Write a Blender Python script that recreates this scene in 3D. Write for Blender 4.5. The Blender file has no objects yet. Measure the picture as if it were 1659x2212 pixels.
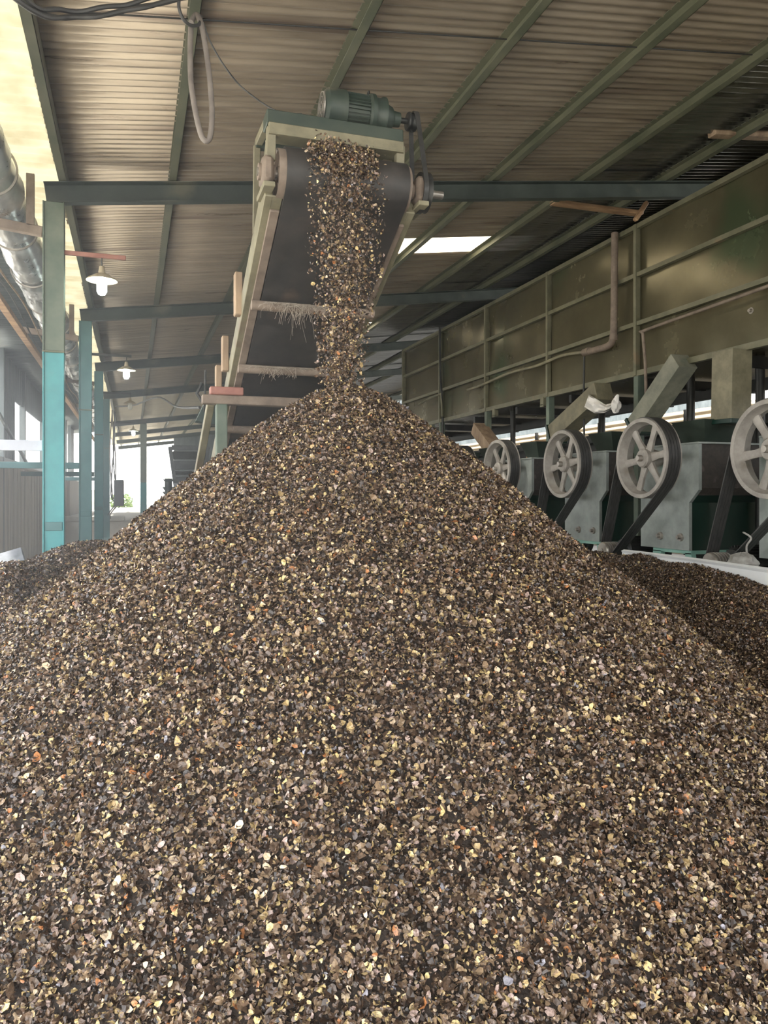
import bpy, math, random
import numpy as np
from mathutils import Vector, Matrix
random.seed(5); rng = np.random.default_rng(5)
S = bpy.context.scene
COL = S.collection
F = 1661.0; CX = 829.5; HY = 1070.0
PSI = math.atan((CX-285.0)/F); CZ = 1.6
sp, cp = math.sin(PSI), math.cos(PSI)
def W(px, py, X=None, Y=None, Z=None, d=None):
    """point of the place seen at a photo pixel, on the plane X=, Y=, Z= or at depth d"""
    a = (px-CX)/F; b = (HY-py)/F
    v = (sp+a*cp, cp-a*sp, b)
    if X is not None: t = X/v[0]
    elif Y is not None: t = Y/v[1]
    elif Z is not None: t = (Z-CZ)/v[2]
    else: t = d
    return Vector((v[0]*t, v[1]*t, v[2]*t+CZ))
# ------------------------------------------------------------------ helpers
def props(o, label=None, cat=None, group=None, kind=None):
    if label: o['label'] = label
    if cat: o['category'] = cat
    if group: o['group'] = group
    if kind: o['kind'] = kind
    return o
def thing(name, label, cat, loc=(0, 0, 0), group=None):
    o = bpy.data.objects.new(name, None); COL.objects.link(o); o.location = loc
    o.empty_display_size = .1
    return props(o, label, cat, group)
class MB:
    def __init__(s): s.v = []; s.f = []; s.sm = []; s.base = Vector((0, 0, 0))
    def add(s, vs, fs, smooth=False):
        n = len(s.v); s.v += [tuple(v) for v in vs]
        s.f += [tuple(i+n for i in f) for f in fs]; s.sm += [smooth]*len(fs); return s
    def box(s, x0, x1, y0, y1, z0, z1, bev=0.0, M=None):
        b = min(bev, abs(x1-x0)*.45, abs(y1-y0)*.45, abs(z1-z0)*.45)
        if b <= 0:
            vs = [(x, y, z) for x in (x0, x1) for y in (y0, y1) for z in (z0, z1)]
            fs = [(0, 1, 3, 2), (4, 6, 7, 5), (0, 4, 5, 1), (2, 3, 7, 6), (0, 2, 6, 4), (1, 5, 7, 3)]
        else:
            vs = []; idx = {}
            for i, x in enumerate((x0, x1)):
                for j, y in enumerate((y0, y1)):
                    for k, z in enumerate((z0, z1)):
                        ix = b if i == 0 else -b; iy = b if j == 0 else -b; iz = b if k == 0 else -b
                        idx[i, j, k, 0] = len(vs); vs.append((x, y+iy, z+iz))
                        idx[i, j, k, 1] = len(vs); vs.append((x+ix, y, z+iz))
                        idx[i, j, k, 2] = len(vs); vs.append((x+ix, y+iy, z))
            fs = []
            for i in (0, 1): fs.append([idx[i, 0, 0, 0], idx[i, 1, 0, 0], idx[i, 1, 1, 0], idx[i, 0, 1, 0]])
            for j in (0, 1): fs.append([idx[0, j, 0, 1], idx[1, j, 0, 1], idx[1, j, 1, 1], idx[0, j, 1, 1]])
            for k in (0, 1): fs.append([idx[0, 0, k, 2], idx[1, 0, k, 2], idx[1, 1, k, 2], idx[0, 1, k, 2]])
            for i in (0, 1):
                for j in (0, 1):
                    fs.append([idx[i, j, 0, 0], idx[i, j, 1, 0], idx[i, j, 1, 1], idx[i, j, 0, 1]])
                for k in (0, 1):
                    fs.append([idx[i, 0, k, 0], idx[i, 1, k, 0], idx[i, 1, k, 2], idx[i, 0, k, 2]])
            for j in (0, 1):
                for k in (0, 1):
                    fs.append([idx[0, j, k, 1], idx[1, j, k, 1], idx[1, j, k, 2], idx[0, j, k, 2]])
            for i in (0, 1):
                for j in (0, 1):
                    for k in (0, 1): fs.append([idx[i, j, k, 0], idx[i, j, k, 1], idx[i, j, k, 2]])
            c = Vector(((x0+x1)/2, (y0+y1)/2, (z0+z1)/2)); out = []
            for f in fs:
                p = [Vector(vs[q]) for q in f]; n = (p[1]-p[0]).cross(p[2]-p[0])
                out.append(f if n.dot(sum(p, Vector())/len(p)-c) > 0 else f[::-1])
            fs = out
        if M is not None: vs = [M @ Vector(v) for v in vs]
        return s.add(vs, fs)
    def beam(s, a, b, w, h, up=(0, 0, 1), bev=0.004):
        """bar from a to b; w across, h along up"""
        a = Vector(a); b = Vector(b); y = (b-a); L = y.length; y.normalize()
        x = y.cross(Vector(up)).normalized(); z = x.cross(y)
        M = Matrix((x, y, z)).transposed().to_4x4(); M.translation = a
        return s.box(-w/2, w/2, 0, L, -h/2, h/2, bev, M)
    def channel(s, a, b, w, h, t=.008, up=(0, 0, 1), side=1):
        """C section: web plus two flanges"""
        a = Vector(a); b = Vector(b); y = (b-a).normalized(); x = y.cross(Vector(up)).normalized(); z = x.cross(y)
        s.beam(a+x*(side*(-w/2+t/2)), b+x*(side*(-w/2+t/2)), t, h, up, .001)
        for q in (-1, 1): s.beam(a+z*(q*(h/2-t/2)), b+z*(q*(h/2-t/2)), w, t, up, .001)
        return s
    def tube(s, pts, r, n=10, cap=True):
        pts = [Vector(p) for p in pts]; m = len(pts)
        rr = r if isinstance(r, (list, tuple)) else [r]*m
        t0 = (pts[1]-pts[0]).normalized(); u = t0.orthogonal().normalized(); vs = []
        for i, p in enumerate(pts):
            t = (pts[min(i+1, m-1)]-pts[max(i-1, 0)]).normalized()
            u = (u-t*u.dot(t)).normalized(); w = t.cross(u)
            for k in range(n):
                a = 2*math.pi*k/n; vs.append(p+(u*math.cos(a)+w*math.sin(a))*rr[i])
        fs = [(i*n+k, i*n+(k+1) % n, (i+1)*n+(k+1) % n, (i+1)*n+k) for i in range(m-1) for k in range(n)]
        s.add(vs, fs, True)
        if cap:
            o = len(s.v)-n*m
            s.f += [tuple(o+k for k in range(n))[::-1], tuple(o+(m-1)*n+k for k in range(n))]; s.sm += [False, False]
        return s
    def lathe(s, prof, c, axis='X', n=48, smooth=True, closed=False):
        """prof: (pos along axis, radius)"""
        c = Vector(c); vs = []; m = len(prof)
        for (t, r) in prof:
            for k in range(n):
                a = 2*math.pi*k/n; q, w = r*math.cos(a), r*math.sin(a)
                vs.append(c+(Vector((t, q, w)) if axis == 'X' else Vector((q, w, t)) if axis == 'Z' else Vector((w, t, q))))
        R = m if closed else m-1
        fs = [(i*n+k, i*n+(k+1) % n, ((i+1) % m)*n+(k+1) % n, ((i+1) % m)*n+k)[::-1] for i in range(R) for k in range(n)]
        return s.add(vs, fs, smooth)
    def prism(s, poly, x0, x1, axis='X'):
        """poly in the two other axes, extruded"""
        n = len(poly)
        def P(t, p): return (t, p[0], p[1]) if axis == 'X' else (p[0], t, p[1]) if axis == 'Y' else (p[0], p[1], t)
        vs = [P(x0, p) for p in poly]+[P(x1, p) for p in poly]
        fs = [tuple(range(n))[::-1], tuple(range(n, 2*n))]+[(i, (i+1) % n, n+(i+1) % n, n+i) for i in range(n)]
        return s.add(vs, fs)
    def build(s, name, m, parent=None, base=None, autosm=True):
        if base is None: base = Vector((0, 0, 0)) if parent is None else parent.location if parent.parent is None else None
        if base is None: base = Vector((0, 0, 0))
        off = Vector(base)
        me = bpy.data.meshes.new(name)
        me.from_pydata([(v[0]-off.x, v[1]-off.y, v[2]-off.z) for v in s.v], [], s.f)
        me.polygons.foreach_set('use_smooth', s.sm)
        me.validate(); me.update()
        bm = __import__('bmesh').new(); bm.from_mesh(me)
        __import__('bmesh').ops.recalc_face_normals(bm, faces=bm.faces); bm.to_mesh(me); bm.free()
        if autosm and any(s.sm):
            try: me.set_sharp_from_angle(angle=math.radians(40))
            except Exception: pass
        me.materials.append(m)
        o = bpy.data.objects.new(name, me); COL.objects.link(o)
        if parent is not None: o.parent = parent
        else: o.location = off
        return o
def part(mb, name, m, root):           # mesh written in world coordinates, parented to a thing's Empty
    return mb.build(name, m, root, base=root.location)
def sub(mb, name, m, par, root): return mb.build(name, m, par, base=root.location)
def solo(mb, name, m, label, cat, group=None, kind=None, base=(0, 0, 0)):
    o = mb.build(name, m, None, base=Vector(base)); return props(o, label, cat, group, kind)
def struct(mb, name, m): return props(mb.build(name, m), kind='structure')
def clone(root, loc, label, group=None):
    r = root.copy(); COL.objects.link(r); r.location = loc; r['label'] = label
    if group: r['group'] = group
    def rec(o, n):
        for ch in list(o.children):
            c = ch.copy(); COL.objects.link(c); c.parent = n; rec(ch, c)
    rec(root, r); return r
# ------------------------------------------------------------------ materials
def mat(name, c1, c2=None, rough=.6, metal=0., scale=4., bump=0., stretch=(1, 1, 1), c3=None, s3=.6, detail=6, spec=.5, rvar=.15, bscale=None, ramp=(.35, .65)):
    m = bpy.data.materials.new(name); m.use_nodes = True; nt = m.node_tree; N = nt.nodes; L = nt.links
    b = N['Principled BSDF']; b.inputs['Metallic'].default_value = metal; b.inputs['Specular IOR Level'].default_value = spec
    tc = N.new('ShaderNodeTexCoord'); mp = N.new('ShaderNodeMapping'); mp.inputs['Scale'].default_value = stretch
    L.new(tc.outputs['Object'], mp.inputs['Vector'])
    nz = N.new('ShaderNodeTexNoise'); nz.inputs['Scale'].default_value = scale; nz.inputs['Detail'].default_value = detail; nz.inputs['Roughness'].default_value = .65
    L.new(mp.outputs[0], nz.inputs['Vector'])
    cr = N.new('ShaderNodeValToRGB'); cr.color_ramp.elements[0].position = ramp[0]; cr.color_ramp.elements[1].position = ramp[1]
    c2 = c2 or c1
    cr.color_ramp.elements[0].color = (*c1, 1); cr.color_ramp.elements[1].color = (*c2, 1)
    L.new(nz.outputs['Fac'], cr.inputs[0]); out = cr.outputs[0]
    if c3:
        n2 = N.new('ShaderNodeTexNoise'); n2.inputs['Scale'].default_value = scale*.45; n2.inputs['Detail'].default_value = 8
        L.new(mp.outputs[0], n2.inputs['Vector'])
        r2 = N.new('ShaderNodeValToRGB'); r2.color_ramp.elements[0].position = s3; r2.color_ramp.elements[1].position = s3+.1
        L.new(n2.outputs['Fac'], r2.inputs[0])
        mx = N.new('ShaderNodeMix'); mx.data_type = 'RGBA'; mx.inputs['B'].default_value = (*c3, 1)
        L.new(r2.outputs[0], mx.inputs['Factor']); L.new(out, mx.inputs['A']); out = mx.outputs['Result']
    L.new(out, b.inputs['Base Color'])
    mr = N.new('ShaderNodeMapRange'); mr.inputs['To Min'].default_value = max(.03, rough-rvar); mr.inputs['To Max'].default_value = min(1, rough+rvar)
    L.new(nz.outputs['Fac'], mr.inputs['Value']); L.new(mr.outputs[0], b.inputs['Roughness'])
    if bump:
        bp = N.new('ShaderNodeBump'); bp.inputs['Strength'].default_value = bump; bp.inputs['Distance'].default_value = .01
        nb = nz
        if bscale:
            nb = N.new('ShaderNodeTexNoise'); nb.inputs['Scale'].default_value = bscale; nb.inputs['Detail'].default_value = 4; L.new(mp.outputs[0], nb.inputs['Vector'])
        L.new(nb.outputs['Fac'], bp.inputs['Height']); L.new(bp.outputs[0], b.inputs['Normal'])
    return m
def sheetmat(name, col, trans=.5, clear=.2):
    m = bpy.data.materials.new(name); m.use_nodes = True; nt = m.node_tree; N = nt.nodes; L = nt.links
    for n in list(N): N.remove(n)
    out = N.new('ShaderNodeOutputMaterial'); tr = N.new('ShaderNodeBsdfTranslucent'); df = N.new('ShaderNodeBsdfDiffuse'); tp = N.new('ShaderNodeBsdfTransparent')
    tc = N.new('ShaderNodeTexCoord'); nz = N.new('ShaderNodeTexNoise'); nz.inputs['Scale'].default_value = 3; nz.inputs['Detail'].default_value = 5
    L.new(tc.outputs['Object'], nz.inputs['Vector'])
    cr = N.new('ShaderNodeValToRGB'); cr.color_ramp.elements[0].color = (col[0]*.72, col[1]*.68, col[2]*.6, 1); cr.color_ramp.elements[1].color = (*col, 1)
    cr.color_ramp.elements[0].position = .3; cr.color_ramp.elements[1].position = .6
    L.new(nz.outputs['Fac'], cr.inputs[0])
    for q in (tr, df): L.new(cr.outputs[0], q.inputs['Color'])
    m1 = N.new('ShaderNodeMixShader'); m1.inputs[0].default_value = trans; L.new(df.outputs[0], m1.inputs[1]); L.new(tr.outputs[0], m1.inputs[2])
    m2 = N.new('ShaderNodeMixShader'); m2.inputs[0].default_value = clear; L.new(m1.outputs[0], m2.inputs[1]); L.new(tp.outputs[0], m2.inputs[2])
    L.new(m2.outputs[0], out.inputs['Surface']); return m
def emit(name, c, s):
    m = bpy.data.materials.new(name); m.use_nodes = True; b = m.node_tree.nodes['Principled BSDF']
    b.inputs['Base Color'].default_value = (*c, 1); b.inputs['Emission Color'].default_value = (*c, 1); b.inputs['Emission Strength'].default_value = s; return m
M_roof = mat('roof_sheet', (.27, .22, .165), (.43, .365, .28), rough=.32, metal=.45, scale=2.2, stretch=(.35, 5, 1), c3=(.20, .155, .12), s3=.60, rvar=.14)
M_roof_glare = mat('roof_sheet_glare', (.62, .55, .42), (.78, .72, .58), rough=.4, metal=.2, scale=2.2, stretch=(.35, 5, 1))  # roof sheet with the far-end glare put into its colour
M_roof2 = mat('galvanised_sheet', (.20, .20, .19), (.42, .42, .41), rough=.20, metal=.92, scale=2.2, stretch=(.35, 5, 1), c3=(.12, .10, .08), s3=.60, rvar=.12)
M_beam = mat('beam_paint', (.024, .034, .029), (.05, .065, .055), rough=.5, scale=3, c3=(.11, .11, .08), s3=.62)
M_purl = mat('purlin_paint', (.07, .08, .05), (.15, .15, .10), rough=.5, scale=3, stretch=(1, .5, 1), c3=(.22, .15, .09), s3=.66)
M_teal = mat('teal_paint', (.04, .22, .245), (.065, .29, .31), rough=.42, scale=3, c3=(.12, .30, .28), s3=.6)
M_mteal = mat('mid_teal_paint', (.045, .18, .20), (.07, .25, .27), rough=.45, scale=3, c3=(.11, .22, .21), s3=.6)
M_dteal = mat('dark_teal_paint', (.04, .12, .13), (.07, .17, .18), rough=.5, scale=3, c3=(.10, .15, .14), s3=.6)
M_dusty = mat('dusty_green_paint', (.075, .11, .085), (.15, .175, .135), rough=.6, scale=3, c3=(.26, .25, .19), s3=.62)
M_wood = mat('weathered_wood', (.22, .15, .10), (.42, .31, .21), rough=.75, scale=8, stretch=(1, 1, .25), bump=.3)
M_wood2 = mat('brown_plank', (.20, .11, .055), (.42, .27, .15), rough=.7, scale=8, stretch=(.3, 1, 1), bump=.3)
M_trough = mat('olive_sheet_steel', (.105, .095, .058), (.155, .14, .085), rough=.25, metal=.5, scale=1.3, stretch=(1, 1, 1), c3=(.085, .11, .06), s3=.58, bump=.05, bscale=3, rvar=.1)
M_trail = mat('olive_rail_paint', (.115, .115, .072), (.19, .18, .12), rough=.5, metal=.2, scale=5, c3=(.21, .16, .10), s3=.66)
M_conc = mat('concrete', (.42, .40, .36), (.55, .53, .48), rough=.9, scale=3, bump=.2)
M_ground = mat('yard_ground', (.48, .45, .38), (.62, .58, .5), rough=.95, scale=.6, bump=.1)
M_board = mat('board_wall', (.20, .175, .14), (.36, .32, .26), rough=.85, scale=5, stretch=(1, 1.6, .12), c3=(.14, .12, .10), s3=.6, bump=.3)
M_siding = mat('grey_siding', (.075, .09, .095), (.14, .16, .165), rough=.45, metal=.5, scale=3, stretch=(1, 3, .3), c3=(.2, .15, .12), s3=.68)
M_siding2 = mat('pale_siding', (.52, .42, .29), (.72, .61, .45), rough=.6, metal=.1, scale=2, stretch=(1, .4, 4))
M_foil = mat('foil_wrap', (.42, .44, .45), (.66, .67, .66), rough=.3, metal=.85, scale=5, stretch=(1, .6, 1), bump=1.0, bscale=9, c3=(.30, .27, .22), s3=.63)
M_rubber = mat('belt_rubber', (.022, .021, .02), (.05, .044, .04), rough=.55, scale=6, c3=(.09, .065, .05), s3=.62)
M_black = mat('black_rubber', (.02, .02, .02), (.05, .05, .048), rough=.45, scale=9)
M_belt = mat('dusty_vbelt', (.025, .025, .025), (.06, .058, .056), rough=.5, scale=9, stretch=(6, 1, 1))
M_hose = mat('grey_hose', (.13, .11, .10), (.21, .185, .165), rough=.6, scale=8)
M_wheel = mat('dusty_cast_iron', (.26, .24, .215), (.42, .395, .36), rough=.6, scale=5, metal=.15, c3=(.20, .17, .14), s3=.6)
M_plate = mat('grey_green_plate', (.22, .25, .235), (.34, .37, .35), rough=.5, scale=4, metal=.2, c3=(.20, .36, .30), s3=.60, bump=.05)
M_mint = mat('mint_paint', (.16, .34, .28), (.27, .46, .39), rough=.5, scale=5, c3=(.18, .2, .18), s3=.63)
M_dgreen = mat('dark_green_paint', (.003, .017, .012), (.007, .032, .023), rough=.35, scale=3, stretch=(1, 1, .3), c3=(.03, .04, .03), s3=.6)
M_hop = mat('hopper_paint', (.012, .022, .016), (.03, .045, .034), rough=.5, scale=4, c3=(.05, .05, .04), s3=.62)
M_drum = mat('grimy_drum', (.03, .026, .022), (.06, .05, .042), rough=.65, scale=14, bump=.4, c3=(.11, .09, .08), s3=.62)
M_dark = mat('dark_steel', (.02, .022, .022), (.045, .045, .042), rough=.5, metal=.4, scale=5)
M_steel = mat('worn_steel', (.28, .26, .23), (.45, .42, .38), rough=.4, metal=.7, scale=6)
M_motor = mat('motor_green', (.016, .032, .024), (.045, .06, .046), rough=.5, scale=5, c3=(.2, .18, .13), s3=.64)
M_frame = mat('frame_olive', (.13, .118, .075), (.24, .22, .145), rough=.55, scale=5, c3=(.16, .12, .085), s3=.6, stretch=(1, 1, 1))
M_framed = mat('frame_dark_green', (.02, .034, .025), (.045, .06, .044), rough=.5, scale=5, c3=(.2, .18, .13), s3=.6)
M_brownk = mat('khaki_grey_paint', (.15, .155, .12), (.26, .26, .20), rough=.55, scale=5, c3=(.12, .14, .11), s3=.6)
M_brown = mat('dirty_brown_steel', (.14, .105, .08), (.24, .19, .15), rough=.7, scale=8, bump=.2)
M_web = mat('cobweb_dust', (.28, .24, .19), (.42, .37, .31), rough=.9, scale=10)
M_white = mat('white_sheet', (.86, .89, .90), (.92, .94, .95), rough=.45, scale=3)
M_cloth = mat('white_sack', (.72, .70, .66), (.84, .82, .79), rough=.85, scale=6, bump=.15)
M_slab = mat('grey_slab', (.09, .10, .11), (.17, .18, .20), rough=.8, scale=10)
M_dull = mat('pale_lilac_bar', (.42, .45, .52), (.52, .55, .62), rough=.6, scale=4)
M_lampm = mat('lamp_enamel', (.36, .30, .20), (.48, .42, .30), rough=.45, scale=6)
M_lampi = mat('lamp_white', (.85, .88, .84), rough=.5)
M_bulb = emit('bulb_glow', (.86, 1., .93), 28.)
M_bulboff = mat('bulb_off', (.6, .6, .52), rough=.2)
M_red = mat('red_brown_paint', (.25, .10, .08), (.36, .17, .13), rough=.6, scale=6)
M_box = mat('grey_box', (.09, .10, .11), (.14, .15, .16), rough=.5)
M_sky_pane = sheetmat('translucent_sheet', (1., .84, .56), .85, .2)
M_lean = sheetmat('aged_fibreglass', (.55, .50, .34), .28, .0)
M_bag = mat('dirty_plastic', (.20, .19, .17), (.42, .41, .38), rough=.6, scale=8, bump=.3)
M_floor = mat('dusty_floor', (.30, .28, .25), (.45, .42, .38), rough=.9, scale=2, bump=.2)
M_leaf = mat('yard_foliage', (.10, .16, .05), (.22, .30, .10), rough=.8, scale=8)
M_pilebase = mat('packed_shells', (.018, .012, .009), (.05, .035, .025), rough=.8, scale=60, bump=1.)
def flake_mat():
    m = bpy.data.materials.new('shell_flakes'); m.use_nodes = True; N = m.node_tree.nodes; L = m.node_tree.links; b = N['Principled BSDF']
    at = N.new('ShaderNodeAttribute'); at.attribute_name = 'shell_colour'
    tc = N.new('ShaderNodeTexCoord'); nz = N.new('ShaderNodeTexNoise'); nz.inputs['Scale'].default_value = 160; nz.inputs['Detail'].default_value = 2
    L.new(tc.outputs['Object'], nz.inputs['Vector'])
    mr = N.new('ShaderNodeMapRange'); mr.inputs['From Min'].default_value = .3; mr.inputs['From Max'].default_value = .7; mr.inputs['To Min'].default_value = .6; mr.inputs['To Max'].default_value = 1.3
    L.new(nz.outputs['Fac'], mr.inputs['Value'])
    mx = N.new('ShaderNodeVectorMath'); mx.operation = 'SCALE'
    L.new(at.outputs['Color'], mx.inputs[0]); L.new(mr.outputs[0], mx.inputs['Scale']); L.new(mx.outputs[0], b.inputs['Base Color'])
    b.inputs['Roughness'].default_value = .30; b.inputs['Specular IOR Level'].default_value = .55
    return m
M_flake = flake_mat()
# ------------------------------------------------------------------ roof
RS = .128
def zbeam(X): return 4.344+RS*X          # underside of the rafters
def zsheet(X): return zbeam(X)+.33
YS, YE = -3.0, 48.0
RX0, RX1 = -.66, 12.6
def roofhit(px, py):
    a = (px-CX)/F; b = (HY-py)/F; v = (sp+a*cp, cp-a*sp, b)
    t = (zsheet(0)-CZ)/(v[2]-RS*v[0]); return v[0]*t, v[1]*t
A = [roofhit(*p) for p in ((835, 548), (835, 516), (1048, 512), (1035, 545))]
B = [roofhit(*p) for p in ((745, 712), (752, 698), (802, 697), (795, 710))]
SKY = []
for q in (A, B):
    ys = [p[1] for p in q]; xs = [p[0] for p in q]
    SKY.append((min(xs)-(.6 if q is A else .05), max(xs), (ys[0]+ys[3])/2, (ys[1]+ys[2])/2))
SKY = [(a, b, min(c, d), max(c, d)) for a, b, c, d in SKY]
print('SKYLIGHTS', SKY)
def corr_roof(name, x0, x1, zf, m, y0, y1, per=.092, amp=.011, holes=(), nx=1, ymod=None, thick=True):
    ys = []; y = y0
    while y < y1:
        n = 10 if y < 14 else 6
        ys.append(y); y += per/n
    ys = np.array(ys); sheet = np.floor(ys/.828).astype(int)
    r = np.random.default_rng(3)
    lift = r.uniform(-.004, .004, 200)[sheet % 200]
    frac = (ys/.828) % 1
    zz = amp*np.sin(2*np.pi*ys/per)+lift-.006*(frac < .03)
    xsl = [x0]
    for (hx0, hx1, _, _) in holes: xsl += [hx0, hx1]
    xsl += list(np.linspace(x0, x1, nx+1))
    xsl = sorted(set(round(float(v), 4) for v in xsl)); nxs = len(xsl)
    V = np.zeros((len(ys), nxs, 3))
    for j, X in enumerate(xsl):
        V[:, j, 0] = X+(r.uniform(-.02, .02, 200)[sheet % 200] if j in (0, nxs-1) else 0)
        V[:, j, 1] = ys; V[:, j, 2] = zf(X)+zz
    fs = []
    for i in range(len(ys)-1):
        for j in range(nxs-1):
            xm = (xsl[j]+xsl[j+1])/2; ym = ys[i]
            if any(h[0] < xm < h[1] and h[2] < ym < h[3] for h in holes): continue
            fs.append((i*nxs+j, i*nxs+j+1, (i+1)*nxs+j+1, (i+1)*nxs+j))
    me = bpy.data.meshes.new(name); me.from_pydata(V.reshape(-1, 3).tolist(), [], fs)
    me.polygons.foreach_set('use_smooth', [True]*len(fs)); me.materials.append(m)
    o = bpy.data.objects.new(name, me); COL.objects.link(o)
    if thick:
        md = o.modifiers.new('thickness', 'SOLIDIFY'); md.thickness = .002
    return props(o, kind='structure')
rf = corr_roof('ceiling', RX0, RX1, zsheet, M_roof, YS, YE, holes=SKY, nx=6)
rf.data.materials.append(M_roof2); rf.data.materials.append(M_roof_glare)
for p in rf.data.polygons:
    if p.center.y > 24.5 and p.center.x < 4.7: p.material_index = 2  # far sheets painted paler to carry the glare
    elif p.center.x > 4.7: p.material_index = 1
for i, (a, b, c, d) in enumerate(SKY):
    corr_roof('window_%d' % (i+1), a-.05, b+.05, lambda X: zsheet(X)+.03, M_sky_pane, c-.05, d+.05, thick=False)
# lean-to of pale fibreglass beyond the eave
corr_roof('ceiling.002', -2.7, -1.30, lambda X: 4.42+.10*(X+1.3), M_siding, YS, 36, per=.15, amp=.02, thick=True)
corr_roof('ceiling.001', -1.5, -.60, lambda X: 4.60-.02*(X+.6)*0+.045*(X+.6), M_lean, YS, YE, per=.15, amp=.02, thick=False)
# purlins
PX = [-.60, .37, 1.48, 2.62, 3.76, 4.90, 6.02, 7.15, 8.3, 11.]
names = ['along the left eave', 'first inside the left eave, with the hose looped over it', 'passing behind the conveyor motor', 'just right of the conveyor motor pulley',
         'in the middle of the ceiling, right of the drive belt', 'second left of the tall green bin', 'just above the top edge of the green bin',
         'over the green bin', 'behind the green bin', 'along the far right roof edge']
for X, nm in zip(PX, names):
    mb = MB(); zc = zbeam(X)+.2+.06
    mb.channel((X, YS, zc), (X, YE, zc), .07, .12, .006, side=-1)
    solo(mb, 'roof_purlin', M_purl, 'long green steel roof purlin '+nm, 'purlin', 'roof purlins', base=(X, YS, zc))
# rafters
RY = [1.6, 7.6, 12.6, 17.6, 22.6, 31.5, 37, 42, 47]
rn = ['nearest the camera overhead', 'nearest in view, crossing behind the conveyor head', 'second in view, carried by the second column', 'third in view, level with the second lamp',
      'fourth in view, by the unlit lamp', 'first over the far loading bay, carried by the far column', 'second over the far loading bay', 'third over the far loading bay', 'last at the open far end']
for Y, nm in zip(RY, rn):
    mb = MB(); h = .19
    a = Vector((-.75, Y, zbeam(-.75)+h/2)); b = Vector((RX1, Y, zbeam(RX1)+h/2))
    mb.channel(a, b, .09, h, .009, side=1)
    mb.beam(a+Vector((0, .04, 0)), b+Vector((0, .04, 0)), .009, h, bev=0)
    solo(mb, 'roof_beam', M_beam, 'dark green sloping roof beam '+nm, 'beam', 'roof beams', base=a)
# ------------------------------------------------------------------ columns
cn = ['nearest, two-tone teal column at the left with a bright clean lower half', 'second from the camera, dark steel column on the left side', 'third from the camera, slim blue-teal column on the left side', 'fourth on the left, dark column wrapped in cables beside the grey box']
for i, Y in enumerate(RY[1:5]):
    X0, X1 = -.765, -.585
    t = thing('steel_column', cn[i], 'column', (-.675, Y, 0), 'left row of steel columns')
    lowm = [M_teal, M_dteal, M_mteal, M_dteal][i]; upm = [M_dusty, M_dteal, M_mteal, M_dteal][i]
    zs = 2.90
    for (z0, z1, nm, m) in ((0, zs, 'lower_section', lowm), (zs, zbeam(-.67), 'upper_section', upm)):
        mb = MB(); mb.box(X0+.012, X1-.004, Y-.055, Y+.055, z0, z1, .003)
        mb.box(X0, X0+.012, Y-.07, Y+.07, z0, z1, .002); mb.box(X1-.008, X1, Y-.07, Y+.07, z0, z1, .002); part(mb, nm, m, t)
    mb = MB(); mb.box(X0-.004, X1+.004, Y-.072, Y+.072, zs-.008, zs+.008, .003); part(mb, 'weld_seam', M_purl, t)
    mb = MB(); mb.box(X0+.02, X1-.015, Y-.064, Y-.055, 1.28, 1.36, .003); part(mb, 'splice_plate', M_dteal, t)
for i, (Y, cname) in enumerate(((31.5, 'far teal column standing in the bright opening on the loading bay'),)):
    t = thing('bay_column', cname, 'column', (.43, Y, .8))
    for (z0, z1, nm, m) in ((.8, 2.1, 'lower_section', M_teal), (2.1, zbeam(.43), 'upper_section', M_dusty)):
        mb = MB(); mb.box(.31, .55, Y-.1, Y+.1, z0, z1, .01); part(mb, nm, m, t)
# crossbars and duct hangers beside the columns
hn = ['nearest teal column', 'second column', 'third column', 'fourth column']
for i, Y in enumerate(RY[1:5]):
    m = M_dull if i == 0 else M_dteal
    mb = MB(); mb.beam((-2.2, Y, 2.05), (-.77, Y, 2.05), .05, .095)
    solo(mb, 'cross_bar', m, ('pale lilac' if i == 0 else 'dark')+' horizontal bar between the board wall and the '+hn[i], 'bar', 'bars behind the left columns', base=(-.77, Y, 2.05))
    t = thing('duct_hanger', 'brown hanger frame holding the foil duct beside the '+hn[i], 'bracket', (-.8, Y, 4.0), 'duct hangers')
    mb = MB(); mb.beam((-1.6, Y, 4.08), (-.77, Y, 3.99), .07, .085); part(mb, 'bearer', M_brown, t)
    mb = MB(); mb.beam((-.87, Y-.02, 4.03), (-.87, Y-.02, 4.50), .07, .03, up=(0, 1, 0)); part(mb, 'hanger_strap', M_brown, t)
# ------------------------------------------------------------------ duct on the left
t = thing('foil_duct', 'crinkled silver foil wrapped duct running along the left eave', 'duct', (-1.12, 2, 4.26))
mb = MB(); pts = []; rad = []
y = 2.0
while y < 40:
    pts.append((-1.12, y, 4.26+.02*math.sin(y))); rad.append(.205+.012*math.sin(y*7.)+.008*math.sin(y*17+1)); y += .12 if y < 20 else .5
mb.tube(pts, rad, 26); part(mb, 'duct_body', M_foil, t)
y = 2.6
while y < 30:
    mb = MB(); mb.lathe([(-.012, .215), (-.012, .232), (.012, .232), (.012, .215)], (-1.12, y, 4.26), 'Y', 30, False, True); part(mb, 'clamp_ring', M_steel, t); y += 1.45
mb = MB(); mb.beam((-1.45, 4, 3.85), (-1.45, 34, 3.85), .09, .07); solo(mb, 'timber_rail', M_wood2, 'long brown timber rail under the foil duct', 'rail', base=(-1.45, 4, 3.85))
for k in range(2):
    mb = MB(); pts = [(-1.30-.07*k, y*1., 3.98-.05*k+.05*math.sin(y*1.3+k)) for y in np.arange(4, 30, .4)]
    mb.tube(pts, .012, 6); solo(mb, 'service_cable', M_wood if k == 0 else M_black, ('pale' if k == 0 else 'black')+' cable sagging along the timber rail under the duct', 'cable', base=pts[0])
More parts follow.
